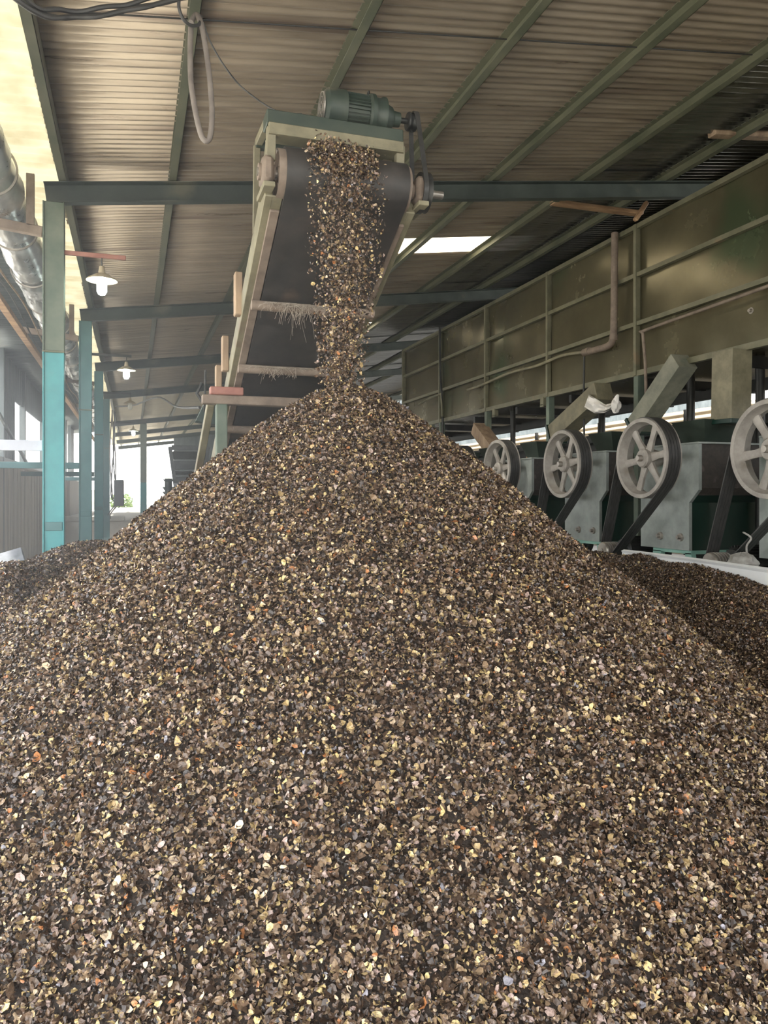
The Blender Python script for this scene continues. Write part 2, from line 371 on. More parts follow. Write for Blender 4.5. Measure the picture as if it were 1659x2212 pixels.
# ------------------------------------------------------------------ left walls
mb = MB(); WX = -2.25
y = 9.6; k = 0
while y < 30.:
    mb.box(WX-.06+(.008 if k % 2 else 0), WX+(.012 if k % 2 else 0), y, y+.285, 0, 2.16+.02*math.sin(k*1.7), .006); y += .29; k += 1
mb.box(WX-.09, WX+.03, 9.6, 30, 2.16, 2.22, .01)
struct(mb, 'wall_left', M_board)
def siding(name, y0, y1, z0, z1, X=-2.32, m=M_siding, per=.16, amp=.02, vert=True):
    n = max(2, int((y1-y0)/per*8)); vs = []; fs = []
    for i in range(n+1):
        y = y0+(y1-y0)*i/n; x = X+amp*max(-1, min(1, 1.6*math.sin(2*math.pi*y/per)))
        vs += [(x, y, z0), (x, y, z1)]
    fs = [(2*i, 2*i+2, 2*i+3, 2*i+1) for i in range(n)]
    me = bpy.data.meshes.new(name); me.from_pydata(vs, [], fs); me.materials.append(m)
    o = bpy.data.objects.new(name, me); COL.objects.link(o); md = o.modifiers.new('t', 'SOLIDIFY'); md.thickness = .003
    return props(o, kind='structure')
siding('wall_left.001', 12.6, 13.8, 2.3, 4.5)
siding('wall_left.001', 15.7, 17.6, 2.2, 4.5)
siding('wall_left.001', 17.6, 28.5, 3.55, 4.5)
siding('wall_left.001', 24.5, 27., 2.2, 3.55)
siding('wall_left.001', 32., 34.5, 2.2, 4.5)
mb = MB()
for yy in (13.85, 15.65, 18.6, 22.5, 28.5, 30.0, 32): mb.box(-2.36, -2.24, yy, yy+.14, 0, 4.55, .005)
mb.beam((-2.3, 13.8, 2.26), (-2.3, 38, 2.26), .1, .09); mb.beam((-2.3, 14, 4.5), (-2.3, 38, 4.5), .1, .09)
struct(mb, 'trim_1', M_siding)
mb = MB(); mb.beam((-2.2, 12.8, 3.4), (-2.2, 18.6, 2.3), .05, .06); solo(mb, 'diagonal_brace', M_siding, 'thin grey diagonal brace against the grey siding on the left', 'brace', base=(-2.2, 12.8, 3.4))
# ------------------------------------------------------------------ floor, yard, loading bay
mb = MB(); mb.box(-2.4, 14.4, -6, 60, -.2, 0); struct(mb, 'floor', M_floor)
mb = MB(); mb.box(-120, 120, -80, 160, -.5, -.21); struct(mb, 'floor.001', M_ground)
mb = MB(); mb.box(-2.2, 3.4, 24.5, 51, 0, .84, .03); mb.box(-2.2, -.2, 24.4, 24.9, .84, .98, .02); struct(mb, 'floor.002', M_conc)
mb = MB(); mb.box(-2.3, -2.15, 30.2, 40, .84, 2.2, .02); struct(mb, 'wall_left.002', M_board)
mb = MB(); mb.box(-2.0, -1.86, 43, 50, .84, 1.9, .02); struct(mb, 'wall_left.003', M_conc)
# right side beyond the machines: pale siding wall in the yard
mb = MB(); vs = []; fs = []
zz = np.arange(0, 3.9, .02); 
for z in zz:
    x = 14.2+.022*math.sin(2*math.pi*z/.16); vs += [(x, -4, z), (x, 46, z)]
mb.add(vs, [(2*i, 2*i+1, 2*i+3, 2*i+2) for i in range(len(zz)-1)], True)
mb.box(14.26, 14.36, -4, 46, 0, 3.9)
struct(mb, 'wall_right', M_siding2)
mb = MB()
for yy in np.arange(-3, 46, 4.): mb.box(14.05, 14.15, yy, yy+.1, 0, 3.9, .01)
for z in (1.3, 2.6): mb.box(14.08, 14.14, -4, 46, z, z+.07, .01)
struct(mb, 'trim_2', M_dark)
mb = MB(); mb.box(2.2, 40, 44, 44.2, 0, 9.5); mb.box(3.2, 3.4, 20, 44, 0, 3.0); struct(mb, 'wall_back', M_siding)
mb = MB(); mb.box(2.6, 13, -3.3, -3.1, 0, 3.8); struct(mb, 'wall_front_blocker', M_siding)  # unseen wall behind the camera, added to block sky light from behind right
# ------------------------------------------------------------------ shell heaps
HAZE = .016
AP = (1.235, 4.54); SA = .80; ZA = 2.443; RA = .22
LR = [(-2.2, 3.6, .80), (-.95, 5.7, 1.10), (-.42, 6.9, 1.17), (-.10, 8.0, 1.24), (.1, 9., 1.1)]
RR = [(3.45, 1.5, .55), (3.7, 2.9, .82), (3.92, 3.95, .97), (4.25, 4.9, 1.03), (4.5, 5.9, 1.02), (4.45, 6.8, .98), (4.3, 8.0, .8)]
def ridge(x, y, R, s):
    best = np.full_like(x, -9.)
    for (a, b) in zip(R[:-1], R[1:]):
        dx, dy = b[0]-a[0], b[1]-a[1]; t = np.clip(((x-a[0])*dx+(y-a[1])*dy)/(dx*dx+dy*dy), 0, 1)
        d = np.hypot(x-a[0]-t*dx, y-a[1]-t*dy); z = a[2]+t*(b[2]-a[2])-s*(np.sqrt(d*d+.15**2)-.15)
        best = np.maximum(best, z)
    return best
gx = rng.uniform(0, 6.28, 24); gk = rng.uniform(1.0, 6., 24); ga = rng.uniform(0, 6.28, 24)
def wob(x, y):
    z = 0
    for k in range(24): z = z+np.sin((x*math.cos(ga[k])+y*math.sin(ga[k]))*gk[k]*1.6+gx[k])/gk[k]
    return z
def heaps(x, y):
    x = np.asarray(x, float); y = np.asarray(y, float)
    r = np.hypot(x-AP[0], y-AP[1]); th = np.arctan2(y-AP[1], x-AP[0])
    s = SA*(1+.012*np.sin(5*th+1)+.01*np.sin(11*th))
    m = ZA-s*np.sqrt(r*r+RA*RA)+.012*wob(x, y)+.012*np.sin(th*23+np.sin(r*4)*2)*np.clip(r, 0, 1)
    l = ridge(x, y, LR, .62)+.03*wob(x+7, y)
    q = ridge(x, y, RR, .56)+.018*wob(x+3, y+9)
    return m, l, q
def hz(x, y):
    m, l, q = heaps(x, y); k = .035
    z = np.maximum(np.maximum(m, l), q)
    z = np.maximum(z, .06*np.ones_like(z))
    return z
def whx(y):                         # face of the white sheet that retains the right heap
    ys = [-1, 2.5, 4.03, 5.0, 6.0, 7.0, 9.0]; xs = [3.35, 3.72, 3.98, 4.24, 4.47, 4.62, 4.7]
    return np.interp(y, ys, xs)
def heap_mesh(name, which, label, m, step=.03):
    X = np.arange(-2.2, 4.75, step); Y = np.arange(.2, 9.2, step)
    gxx, gyy = np.meshgrid(X, Y); H = heaps(gxx, gyy); Z = hz(gxx, gyy); nx = len(X)
    idx = np.argmax(np.stack(H), 0)
    keep = (idx == which) & (gxx < whx(gyy)-.01) & (Z > .061)
    cell = (keep[:-1, :-1] | keep[1:, :-1] | keep[:-1, 1:] | keep[1:, 1:]) & (gxx[1:, 1:] < whx(gyy[1:, 1:])-.005)
    ii, jj = np.nonzero(cell)
    fs = np.stack([ii*nx+jj, ii*nx+jj+1, (ii+1)*nx+jj+1, (ii+1)*nx+jj], 1)
    used, inv = np.unique(fs, return_inverse=True); fs = inv.reshape(fs.shape)
    V = np.stack([gxx.ravel(), gyy.ravel(), Z.ravel()-.012], 1)[used]
    return V, fs
PAL = np.array([(.042, .025, .016), (.085, .053, .034), (.145, .094, .060), (.24, .165, .10), (.40, .29, .14), (.62, .48, .23), (.62, .48, .33), (.34, .25, .215), (.42, .18, .07), (.26, .25, .28), (.020, .013, .009)])
PWT = np.array([.22, .22, .18, .12, .075, .035, .04, .05, .012, .006, .08]); PWT /= PWT.sum()
def flakes(P, Nn, size, r, spread=.75, dark=1.0, wt=None):
    n = len(P); K = 7
    d = r.normal(size=(n, 3))*spread; nn = Nn+d; nn /= np.linalg.norm(nn, axis=1)[:, None]
    ref = r.normal(size=(n, 3)); u = np.cross(nn, ref); u /= np.linalg.norm(u, axis=1)[:, None]; w = np.cross(nn, u)
    a = np.linspace(0, 2*np.pi, K, endpoint=False)[None, :]+r.uniform(0, 1, (n, 1))
    rad = size[:, None]*(.5+.0*a)*r.uniform(.72, 1.12, (n, K))
    asp = r.uniform(.38, .95, (n, 1)); cup = r.uniform(-.55, .55, (n, 1))
    ca, sa = np.cos(a)*rad, np.sin(a)*rad*asp
    twist = r.uniform(-.35, .35, (n, 1))
    hgt = cup*size[:, None]*(np.cos(a)**2)+twist*size[:, None]*.5*np.cos(a)*np.sin(a)+r.uniform(-.05, .05, (n, K))*size[:, None]
    rim = P[:, None, :]+ca[..., None]*u[:, None, :]+sa[..., None]*w[:, None, :]+hgt[..., None]*nn[:, None, :]
    V = np.concatenate([P[:, None, :], rim], 1).reshape(-1, 3)
    o = (np.arange(n)*(K+1))[:, None]
    k = np.arange(K)[None, :]
    T = np.stack([np.broadcast_to(o, (n, K)), o+1+k, o+1+(k+1) % K], 2).reshape(-1, 3)
    wt = PWT if wt is None else wt
    c = PAL[r.choice(len(PAL), n, p=wt)]*r.uniform(.7, 1.3, (n, 1))*dark
    C = np.repeat(np.clip(c, 0, .85), K+1, 0)
    return V, T, C
def np_object(name, V, T3, C, Q=None, mats=()):
    """triangles T3 (flakes, material 0) and quads Q (base, material 1)"""
    me = bpy.data.meshes.new(name); nt = len(T3); nq = 0 if Q is None else len(Q)
    me.vertices.add(len(V)); me.vertices.foreach_set('co', V.astype(np.float32).ravel())
    loops = T3.ravel() if nq == 0 else np.concatenate([T3.ravel(), Q.ravel()])
    me.loops.add(len(loops)); me.loops.foreach_set('vertex_index', loops.astype(np.int32))
    me.polygons.add(nt+nq)
    st = np.concatenate([np.arange(nt)*3, nt*3+np.arange(nq)*4]).astype(np.int32)
    me.polygons.foreach_set('loop_start', st)
    me.polygons.foreach_set('material_index', np.concatenate([np.zeros(nt), np.ones(nq)]).astype(np.int32))
    me.polygons.foreach_set('use_smooth', np.zeros(nt+nq, bool))
    at = me.color_attributes.new('shell_colour', 'FLOAT_COLOR', 'POINT')
    at.data.foreach_set('color', np.concatenate([C, np.ones((len(C), 1))], 1).astype(np.float32).ravel())
    for m in mats: me.materials.append(m)
    me.update(calc_edges=True); me.validate()
    o = bpy.data.objects.new(name, me); COL.objects.link(o); return o
e = .02
def make_heap(which, name, label, dens, wt=None, dark=1., szm=1.):
    r = np.random.default_rng(20+which)
    n = int(7*8.7*dens*1.35); x = r.uniform(-2.2, 4.7, n); y = r.uniform(.3, 9., n)
    H = np.stack(heaps(x, y)); z = hz(x, y)
    ok = (np.argmax(H, 0) == which) & (z > .065) & (x < whx(y)-.02)
    nx = -(hz(x+e, y)-hz(x-e, y))/(2*e); ny = -(hz(x, y+e)-hz(x, y-e))/(2*e)
    Nn = np.stack([nx, ny, np.ones_like(nx)], 1); Nn /= np.linalg.norm(Nn, axis=1)[:, None]
    view = -(Nn[:, 0]*x+Nn[:, 1]*y+Nn[:, 2]*(z-CZ))       # how far it faces the visitor's side
    p = np.where(view > -.9, 1., .18)
    ok &= r.uniform(size=n) < p
    P = np.stack([x, y, z], 1)[ok]; Nn = Nn[ok]; m = len(P)
    size = np.clip(r.lognormal(math.log(.0176), .38, m), .007, .038)*szm
    P[:, 2] += r.uniform(-.008, .012, m)
    Nn = Nn*.8+np.array([[0, 0, .35]]); V, T, C = flakes(P, Nn, size, r, .68, dark, wt)
    VB, FB = heap_mesh(name, which, label, None)
    CB = np.full((len(VB), 3), .03)
    o = np_object(name, np.concatenate([V, VB]), T, np.concatenate([C, CB]), FB+len(V), (M_flake, M_pilebase))
    print(name, m, 'flakes')
    return props(o, label, 'shell heap', None, 'stuff')
make_heap(0, 'nut_shell_heap', 'tall cone of brown and tan nut shells under the conveyor, filling the foreground', 12500)
W2 = PWT.copy(); W2[[4, 5, 6]] *= .65; W2[[7]] *= 1.6; W2 /= W2.sum()
make_heap(1, 'low_shell_heap', 'low dark heap of nut shells against the left columns', 10500, W2, .95)
W3 = PWT.copy(); W3[[4, 5, 6, 7]] *= .45; W3 /= W3.sum()
make_heap(2, 'dark_shell_heap', 'low dark brown heap of finer shells held by the white sheet on the right', 13500, W3, .85, .86)
# white retaining sheet right
t = thing('white_retaining_sheet', 'curved white sheet edging the dark shell heap on the right', 'retaining sheet', (4.4, 6, 0))
ys = np.arange(1.5, 6.45, .08); vs = []
for y in ys:
    x = float(whx(y)); tz = 1.07+.02*(6-y)
    vs += [(x, y, 0), (x, y, tz-.02), (x-.012, y, tz), (x+.02, y, tz+.012), (x+.05, y, tz), (x+.045, y, 0)]
mb = MB(); n = len(ys)
mb.add(vs, [(i*6+k, i*6+(k+1) % 6, (i+1)*6+(k+1) % 6, (i+1)*6+k) for i in range(n-1) for k in range(6)]+[tuple(range(6)), tuple((n-1)*6+k for k in range(6))], False)
part(mb, 'sheet', M_white, t)
# ------------------------------------------------------------------ falling stream
r = np.random.default_rng(77); P = []
n = 6500
tt = r.uniform(0, 1, n)**.8; zf = 3.66-tt*(3.66-2.25)
wd = np.interp(tt, [0, .5, .72, 1], [.20, .185, .14, .11])
cx = np.interp(tt, [0, .5, .72, 1], [1.215, 1.215, 1.19, 1.165])
x = cx+np.clip(r.normal(0, .55, n), -1.15, 1.15)*wd
y = 4.44-.05*tt+r.normal(0, .045, n)
P1 = np.stack([x, y, zf], 1)
n2 = 3600; ph = r.uniform(-.35, 1.75, n2)         # riding over the head pulley
rr_ = .165+np.abs(r.normal(0, .028, n2)); x2 = 1.22+np.clip(r.normal(0, .5, n2), -1.1, 1.1)*.19
rr_ += .05*np.exp(-((x2-1.13)/.1)**2)*r.uniform(0, 1, n2)
P2 = np.stack([x2, 4.66-np.sin(ph)*rr_, 3.56+np.cos(ph)*rr_], 1)
P = np.concatenate([P1, P2]); Nn = np.tile(np.array([[.2, -.8, .3]]), (len(P), 1))
wf = PWT.copy(); wf[[4, 5, 6, 7]] *= 1.15; wf /= wf.sum()
V, T, C = flakes(P, Nn, np.clip(r.lognormal(math.log(.0175), .3, len(P)), .009, .034), r, 1.2, 1.0, wf)
o = np_object('falling_shells', V, T, C, None, (M_flake,)); props(o, 'stream of brown shells pouring off the conveyor head onto the heap', 'falling shells', None, 'stuff')
# ------------------------------------------------------------------ conveyor
HX0, HX1, HYc, HZ = .85, 1.66, 4.66, 3.56; PR = .15; SL = math.atan(.48)
cv = thing('belt_conveyor', 'inclined belt conveyor with motor on top dropping shells onto the heap', 'conveyor', (1.25, 7.4, 0))
u = Vector((0, math.cos(SL), -math.sin(SL))); nrm = Vector((0, math.sin(SL), math.cos(SL)))
H = Vector((1.25, HYc, HZ)); LEN = 7.0; T_ = H+u*LEN
# belt: loop with thickness
mb = MB(); prof = []
for k in range(25):
    a = math.pi/2+math.pi*k/24; prof.append(H+(-u*0)+nrm*PR*math.sin(a)+u*PR*math.cos(a))
for k in range(25):
    a = -math.pi/2+math.pi*k/24; prof.append(T_+nrm*PR*math.sin(a)+u*PR*math.cos(a))
def loop_strip(mb, prof, x0, x1, th, cen):
    n = len(prof); vs = []
    for i, p in enumerate(prof):
        t = (prof[(i+1) % n]-prof[i-1]).normalized(); q = Vector((0, t.z, -t.y))
        if q.dot(p-cen) < 0: q = -q
        for xx, o in ((x0, 0), (x1, 0), (x1, th), (x0, th)): vs.append(Vector((xx, p.y, p.z))+q*o)
    mb.add(vs, [(i*4+k, i*4+(k+1) % 4, ((i+1) % n)*4+(k+1) % 4, ((i+1) % n)*4+k) for i in range(n) for k in range(4)], True)
cen = (H+T_)/2
loop_strip(mb, prof, HX0+.025, HX1-.01, .010, cen); part(mb, 'conveyor_belt', M_rubber, cv)
mb = MB()
for (hc, pn) in ((H, 'head_pulley'), (T_, 'tail_pulley')):
    mb = MB(); mb.lathe([(-.41, 0), (-.41, .045), (-.385, .05), (-.385, PR-.022), (-.41, PR-.018), (-.42, PR-.003), (.42, PR-.003), (.41, PR-.018), (.385, PR-.022), (.385, .05), (.41, .045), (.41, 0)], hc, 'X', 40)
    part(mb, pn, M_brown, cv)
mb = MB(); mb.tube([(.72, H.y, H.z), (1.93, H.y, H.z)], .025, 12); part(mb, 'pulley_shaft', M_steel, cv)
for X, s in ((.79, -1), (1.71, 1)):
    a = H+u*.05+nrm*-.06; b = T_+nrm*-.06
    mb = MB(); mb.beam((X, a.y, a.z), (X, b.y, b.z), .05, .15, up=nrm); 
    mb.beam((X-s*.045, a.y, a.z)+0*u if False else Vector((X-s*.05, a.y, a.z))-nrm*.068, Vector((X-s*.05, b.y, b.z))-nrm*.068, .07, .012, up=nrm)
    part(mb, 'side_rail', M_frame, cv)
    Xf = X-s*.05; mb = MB(); mb.beam(Vector((Xf, a.y, a.z))-nrm*.085+u*.1, Vector((Xf, b.y, b.z))-nrm*.085, .06, .02, up=nrm); part(mb, 'rail_flange', M_brown, cv)
# deck under the belt making the dark underside
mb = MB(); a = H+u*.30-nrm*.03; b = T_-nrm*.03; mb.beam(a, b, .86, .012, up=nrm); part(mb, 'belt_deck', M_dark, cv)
# return rollers with cobwebs
for k, L_ in enumerate((.97, 1.75, 2.7, 3.8)):
    c = H+u*L_-nrm*(PR+.07)
    mb = MB(); mb.tube([(.80, c.y, c.z), (1.70, c.y, c.z)], .035, 14); rl = part(mb, 'return_roller', M_brown, cv)
    mb = MB(); rr = random.Random(k)
    for q in range(620 if k < 2 else 60):
        x0 = rr.uniform(.88, 1.60) if q % 3 else rr.gauss(1.12, .09); l = rr.expovariate(1/.026)*(1.6 if .98 < x0 < 1.28 else .8)*(1.0 if k == 0 else .6); l = min(l, .26)
        w_ = rr.uniform(.0006, .0019); x1 = x0+rr.gauss(0, .035); yy = c.y-.03+rr.uniform(-.03, .04)
        pts = [Vector((x0+(x1-x0)*t+rr.uniform(-.006, .006), yy+rr.uniform(-.005, .005), c.z+.02-l*t)) for t in (0, .3, .6, 1)]
        mb.tube(pts, w_, 3, False)
    w = sub(mb, 'cobweb', M_web, rl, cv); w['kind'] = 'stuff'
# bearing blocks
for X in (.775, 1.755):
    mb = MB(); mb.box(X-.035, X+.035, H.y-.085, H.y+.085, H.z-.08, H.z+.08, .02); mb.lathe([(-.05, 0), (-.05, .05), (.05, .05), (.05, 0)], (X, H.y, H.z), 'X', 24)
    part(mb, 'bearing_block', M_brown, cv)
    mb = MB(); mb.beam((X, H.y-.12, H.z-.11), (X, H.y+.16, H.z-.11), .07, .03); part(mb, 'bearing_seat', M_frame, cv)
# motor frame
zt = 3.91
fr = MB()
fr.box(.765, 1.63, 4.575, 4.72, zt-.085, zt, .006); part(fr, 'motor_bed', M_framed, cv)
mb = MB(); mb.box(.775, 1.63, 4.565, 4.60, zt-.145, zt-.08, .005); mb.box(.775, 1.63, 4.565, 4.70, zt-.15, zt-.14, .002); part(mb, 'bed_channel', M_frame, cv)
mb = MB(); mb.box(.775, 1.63, 5.06, 5.12, zt-.02, zt+.05, .004); part(mb, 'rear_cross_member', M_framed, cv)
for X in (.795, 1.615):
    mb = MB(); mb.beam((X, 4.60, zt-.1), (X, 4.63, H.z+.06), .055, .05, up=(0, 1, 0)); part(mb, 'front_post', M_frame, cv)
    mb = MB(); b = H+u*.52+nrm*.0; mb.beam((X-.01, 5.09, zt), (X-.01, b.y, b.z), .045, .035, up=(0, 1, 0)); part(mb, 'rear_post', M_frame, cv)
    mb = MB(); mb.beam((X, 4.60, zt-.02), (X, 5.10, zt+.02), .045, .05); part(mb, 'side_member', M_frame, cv)
    b = H+u*.42; mb = MB(); mb.beam((X, 4.64, zt-.04), (X, b.y, b.z+.12), .02, .03, up=(0, 1, 0)); part(mb, 'diagonal_strut', M_frame, cv)
# motor
mt_c = Vector((1.145, 4.76, zt+.15))
mb = MB(); prof = [(0, 0), (0, .075), (.012, .106), (.03, .122), (.145, .124), (.15, .115), (.15, 0)]
mb.lathe([(a, r_) for a, r_ in prof], mt_c, 'X', 36); mo = part(mb, 'motor_fan_cover', M_motor, cv)
mb = MB()
for k in range(3): 
    rr0 = .03+.03*k
    mb.lathe([(-.006, rr0), (-.006, rr0+.006), (.002, rr0+.006), (.002, rr0)], mt_c, 'X', 30, False, True)
for k in range(8):
    a = math.pi*2*k/8; mb.beam(mt_c+Vector((-.003, .02*math.cos(a), .02*math.sin(a))), mt_c+Vector((-.003, .1*math.cos(a), .1*math.sin(a))), .005, .005, up=(1, 0, 0), bev=0)
sub(mb, 'fan_grille', M_steel, mo, cv)
mb = MB(); mb.lathe([(.13, .098), (.30, .098)], mt_c, 'X', 36)
for k in range(30):
    a = 2*math.pi*k/30; d = Vector((0, math.cos(a), math.sin(a))); mb.beam(mt_c+d*.105+Vector((.132, 0, 0)), mt_c+d*.105+Vector((.298, 0, 0)), .004, .022, up=d, bev=0)
part(mb, 'motor_body', M_motor, cv)
mb = MB(); mb.lathe([(.295, 0), (.295, .115), (.31, .128), (.335, .128), (.337, .11), (.38, .11), (.395, .12), (.41, .12), (.42, .085), (.46, .07), (.475, .05), (.52, .045), (.52, 0)], mt_c, 'X', 36); part(mb, 'gearbox', M_motor, cv)
mb = MB(); mb.lathe([(-.006, .018), (0, .024), (.006, .018), (0, .012)], mt_c+Vector((.31, 0, .135)), 'X', 16, True, True); part(mb, 'lifting_eye', M_dark, cv)
mb = MB(); mb.box(1.30, 1.60, 4.67, 4.85, zt, zt+.025, .004); part(mb, 'motor_foot', M_framed, cv)
mb = MB(); mb.box(1.33, 1.42, 4.83, 4.92, zt+.08, zt+.17, .01); part(mb, 'terminal_box', M_motor, cv)
s_c = Vector((1.75, 4.76, zt+.15)); b_c = Vector((1.86, HYc, HZ)); b_c.x = 1.79
mb = MB(); mb.tube([(1.62, s_c.y, s_c.z), (1.79, s_c.y, s_c.z)], .018, 10); mb.lathe([(-.03, 0), (-.03, .055), (-.02, .06), (0, .048), (.02, .06), (.03, .055), (.03, 0)], s_c, 'X', 30); part(mb, 'drive_pulley', M_dark, cv)
mb = MB(); mb.lathe([(-.03, .02), (-.03, .05), (-.012, .05), (-.012, .10), (-.03, .105), (-.03, .125), (0, .112), (.03, .125), (.03, .105), (.012, .10), (.012, .05), (.03, .05), (.03, .02)], b_c, 'X', 40, True, True); part(mb, 'driven_pulley', M_dark, cv)
def belt_loop(c1, r1, c2, r2, n=22):
    """belt line round two pulleys in the YZ plane"""
    d = Vector((c2.y-c1.y, c2.z-c1.z)); L_ = d.length; th = math.atan2(d.y, d.x); al = math.acos((r1-r2)/L_)
    P_ = []
    for k in range(n+1):
        a = th+al+(2*math.pi-2*al)*k/n; P_.append(Vector((c1.x, c1.y+r1*math.cos(a), c1.z+r1*math.sin(a))))
    for k in range(n+1):
        a = th-al+2*al*k/n; P_.append(Vector((c1.x, c2.y+r2*math.cos(a), c2.z+r2*math.sin(a))))
    return P_
mb = MB(); pr = belt_loop(Vector((1.77, b_c.y, b_c.z)), .122, s_c, .058); loop_strip(mb, pr, 1.755, 1.785, .010, (b_c+s_c)/2); part(mb, 'drive_belt', M_black, cv)
# wooden boards on the outside of the left rail
for (px0, py0, py1, Yb) in ((512, 590, 682, 5.75), (484, 727, 802, 6.5), (470, 790, 870, 6.95)):
    a = W(px0, py0, Y=Yb); b = W(px0, py1, Y=Yb); mb = MB(); mb.box(a.x-.02, a.x+.035, Yb-.05, Yb+.05, b.z, a.z, .006); part(mb, 'side_board', M_wood, cv)
# trestle under the conveyor
Yb = 6.42
a = W(436, 862, Y=Yb); b = W(760, 862, Y=Yb); zt2 = a.z
mb = MB(); mb.box(a.x, 2.0, Yb-.05, Yb+.05, zt2-.04, zt2+.035, .006); part(mb, 'trestle_beam', M_brown, cv)
mb = MB(); mb.box(a.x+.06, a.x+.33, Yb-.07, Yb+.03, zt2+.035, zt2+.10, .008); part(mb, 'packing_block', M_red, cv)
p = W(478, 900, Y=Yb)
for X in (p.x, 2.0-.05):
    mb = MB(); mb.box(X-.045, X+.045, Yb-.05, Yb+.05, 0, zt2-.04, .006); part(mb, 'trestle_post', M_mint if False else M_dusty, cv)
p1 = W(455, 872, Y=Yb+.2); p2 = W(424, 1040, Y=Yb+1.0)
mb = MB(); mb.beam(p1, p1+(p2-p1)*1.9, .06, .06); part(mb, 'trestle_strut', M_frame, cv)
for k, yy in enumerate((7.9, 9.4)):
    zc = HZ-.48*(yy-HYc)-.35
    mb = MB(); mb.box(.70, 1.86, yy-.04, yy+.04, zc-.04, zc+.02, .005); part(mb, 'cross_tie', M_dusty, cv)
    for X in (.74, 1.82):
        mb = MB(); mb.box(X-.03, X+.03, yy-.03, yy+.03, 0, zc-.04, .004); part(mb, 'rear_leg', M_dusty, cv)
# green flood lamp beside trestle
t = thing('green_motor_cover', 'small green hood hanging left of the conveyor trestle', 'hood', W(440, 890, Y=9.5))
c = t.location
mb = MB(); mb.prism([(c.x-.10, c.z-.12), (c.x+.14, c.z-.16), (c.x+.22, c.z+.08), (c.x+.02, c.z+.14)], c.y-.12, c.y+.12, 'Y'); part(mb, 'hood', M_dgreen, t)
mb = MB(); mb.tube([c+Vector((0, 0, .1)), c+Vector((-.08, 0, .22)), c+Vector((-.02, 0, .35))], .02, 8); part(mb, 'bracket', M_dark, t)
# ------------------------------------------------------------------ tall green bin on the right
BX = 6.2; BZ0, BZ1 = 3.13, 5.07; BY1 = 17.25; POST = [8.35+2.2*k for k in range(-2, 4)]
bn = thing('elevated_steel_bin', 'long elevated olive green steel bin with ribbed side above the machines', 'bin', (BX, 4, BZ0))
ys_ = [3.4]+POST+[BY1]
for a_, b_ in zip(ys_[:-1], ys_[1:]):
    mb = MB(); nn = 14; mm = 8; vs = []
    rr = random.Random(int(a_*10)); p1_, p2_ = rr.uniform(0, 6), rr.uniform(0, 6)
    for i in range(nn+1):
        for j in range(mm+1):
            y = a_+(b_-a_)*i/nn; z = BZ0+(BZ1-BZ0)*j/mm
            vs.append((BX+.012*math.sin(3.1*y+p1_)*math.sin(2.7*z+p2_)+.006*math.sin(7*y+z*3), y, z))
    mb.add(vs, [(i*(mm+1)+j, (i+1)*(mm+1)+j, (i+1)*(mm+1)+j+1, i*(mm+1)+j+1) for i in range(nn) for j in range(mm)], True)
    part(mb, 'side_sheet', M_trough, bn)
mb = MB(); mb.box(BX+.03, 8.1, BY1-.01, BY1, BZ0, BZ1); mb.box(BX+.02, 8.1, 3.4, BY1, BZ0+.01, BZ0+.03); mb.box(8.08, 8.1, 3.4, BY1, BZ0, BZ1); part(mb, 'back_sheets', M_trough, bn)
for z, h in ((BZ1-.03, .06), (CZ+2.82, .055), (CZ+2.196, .055), (BZ0+.03, .07)):
    mb = MB(); mb.channel((BX-.04, 3.4, z), (BX-.04, BY1, z), .06, h, .006, side=-1); mb.box(BX-.075, BX-.068, 3.4, BY1, z-h/2, z+h/2); part(mb, 'rail', M_trail, bn)
for y in POST+[BY1]:
    mb = MB(); mb.box(BX-.09, BX-.02, y-.02, y+.03, BZ0, BZ1, .004); mb.box(BX-.02, BX+.02, y+.0, y+.09, BZ0, BZ1, .002); part(mb, 'post', M_trail, bn)
for k, y in enumerate((7.6, 9.2, 10.7, 12.4, 5.9)):
    mb = MB(); mb.box(BX-.09, BX-.01, y-.05, y+.05, BZ0-.12, BZ0+.01, .004); mb.box(BX-.09, BX-.07, y-.05, y+.05, BZ0-.14, BZ0-.1, .002); part(mb, 'lug', M_trail, bn)
for y in POST[1:]+[15.5]:
    mb = MB(); mb.box(BX-.07, BX+.03, y-.04, y+.05, 0, BZ0, .004); part(mb, 'support_leg', M_dusty, bn)
mb = MB(); p = W(1622, 671, X=BX-.01); mb.lathe([(-.03, 0), (-.03, .018), (0, .02), (0, .035), (.01, .035)], p, 'X', 14); part(mb, 'bolt', M_steel, bn)
# pipes on the bin
def pl(*pts, X=BX-.13): return [W(a, b, X=X) for a, b in pts]
def smooth(pts, n=6):
    out = []
    for i in range(len(pts)-1):
        p0 = pts[max(i-1, 0)]; p1 = pts[i]; p2 = pts[i+1]; p3 = pts[min(i+2, len(pts)-1)]
        for k in range(n):
            t = k/n; out.append(.5*((2*p1)+(p2-p0)*t+(2*p0-5*p1+4*p2-p3)*t*t+(3*p1-p0-3*p2+p3)*t**3))
    out.append(pts[-1]); return out
t = thing('downpipe', 'thick grey-brown pipe dropping down the bin and bending left', 'pipe', W(1328, 745, X=BX-.13))
mb = MB(); mb.tube(smooth(pl((1328, 503), (1327, 600), (1326, 700), (1323, 735), (1312, 748), (1285, 756), (1262, 762)), 5), .046, 14); part(mb, 'pipe_body', M_brown, t)
for (q, w) in (((1326, 722), (1325, 734)), ((1274, 758), (1262, 762))):
    mb = MB(); mb.tube(pl(q, w), .054, 14); part(mb, 'pipe_socket', M_brown, t)
mb = MB(); mb.tube(smooth(pl((1264, 761), (1215, 768), (1160, 790), (1100, 806), (1040, 832), (1010, 842)), 5), .024, 10); solo(mb, 'conduit', M_frame, 'thin conduit continuing left from the thick pipe elbow', 'conduit', base=W(1264, 761, X=BX-.13))
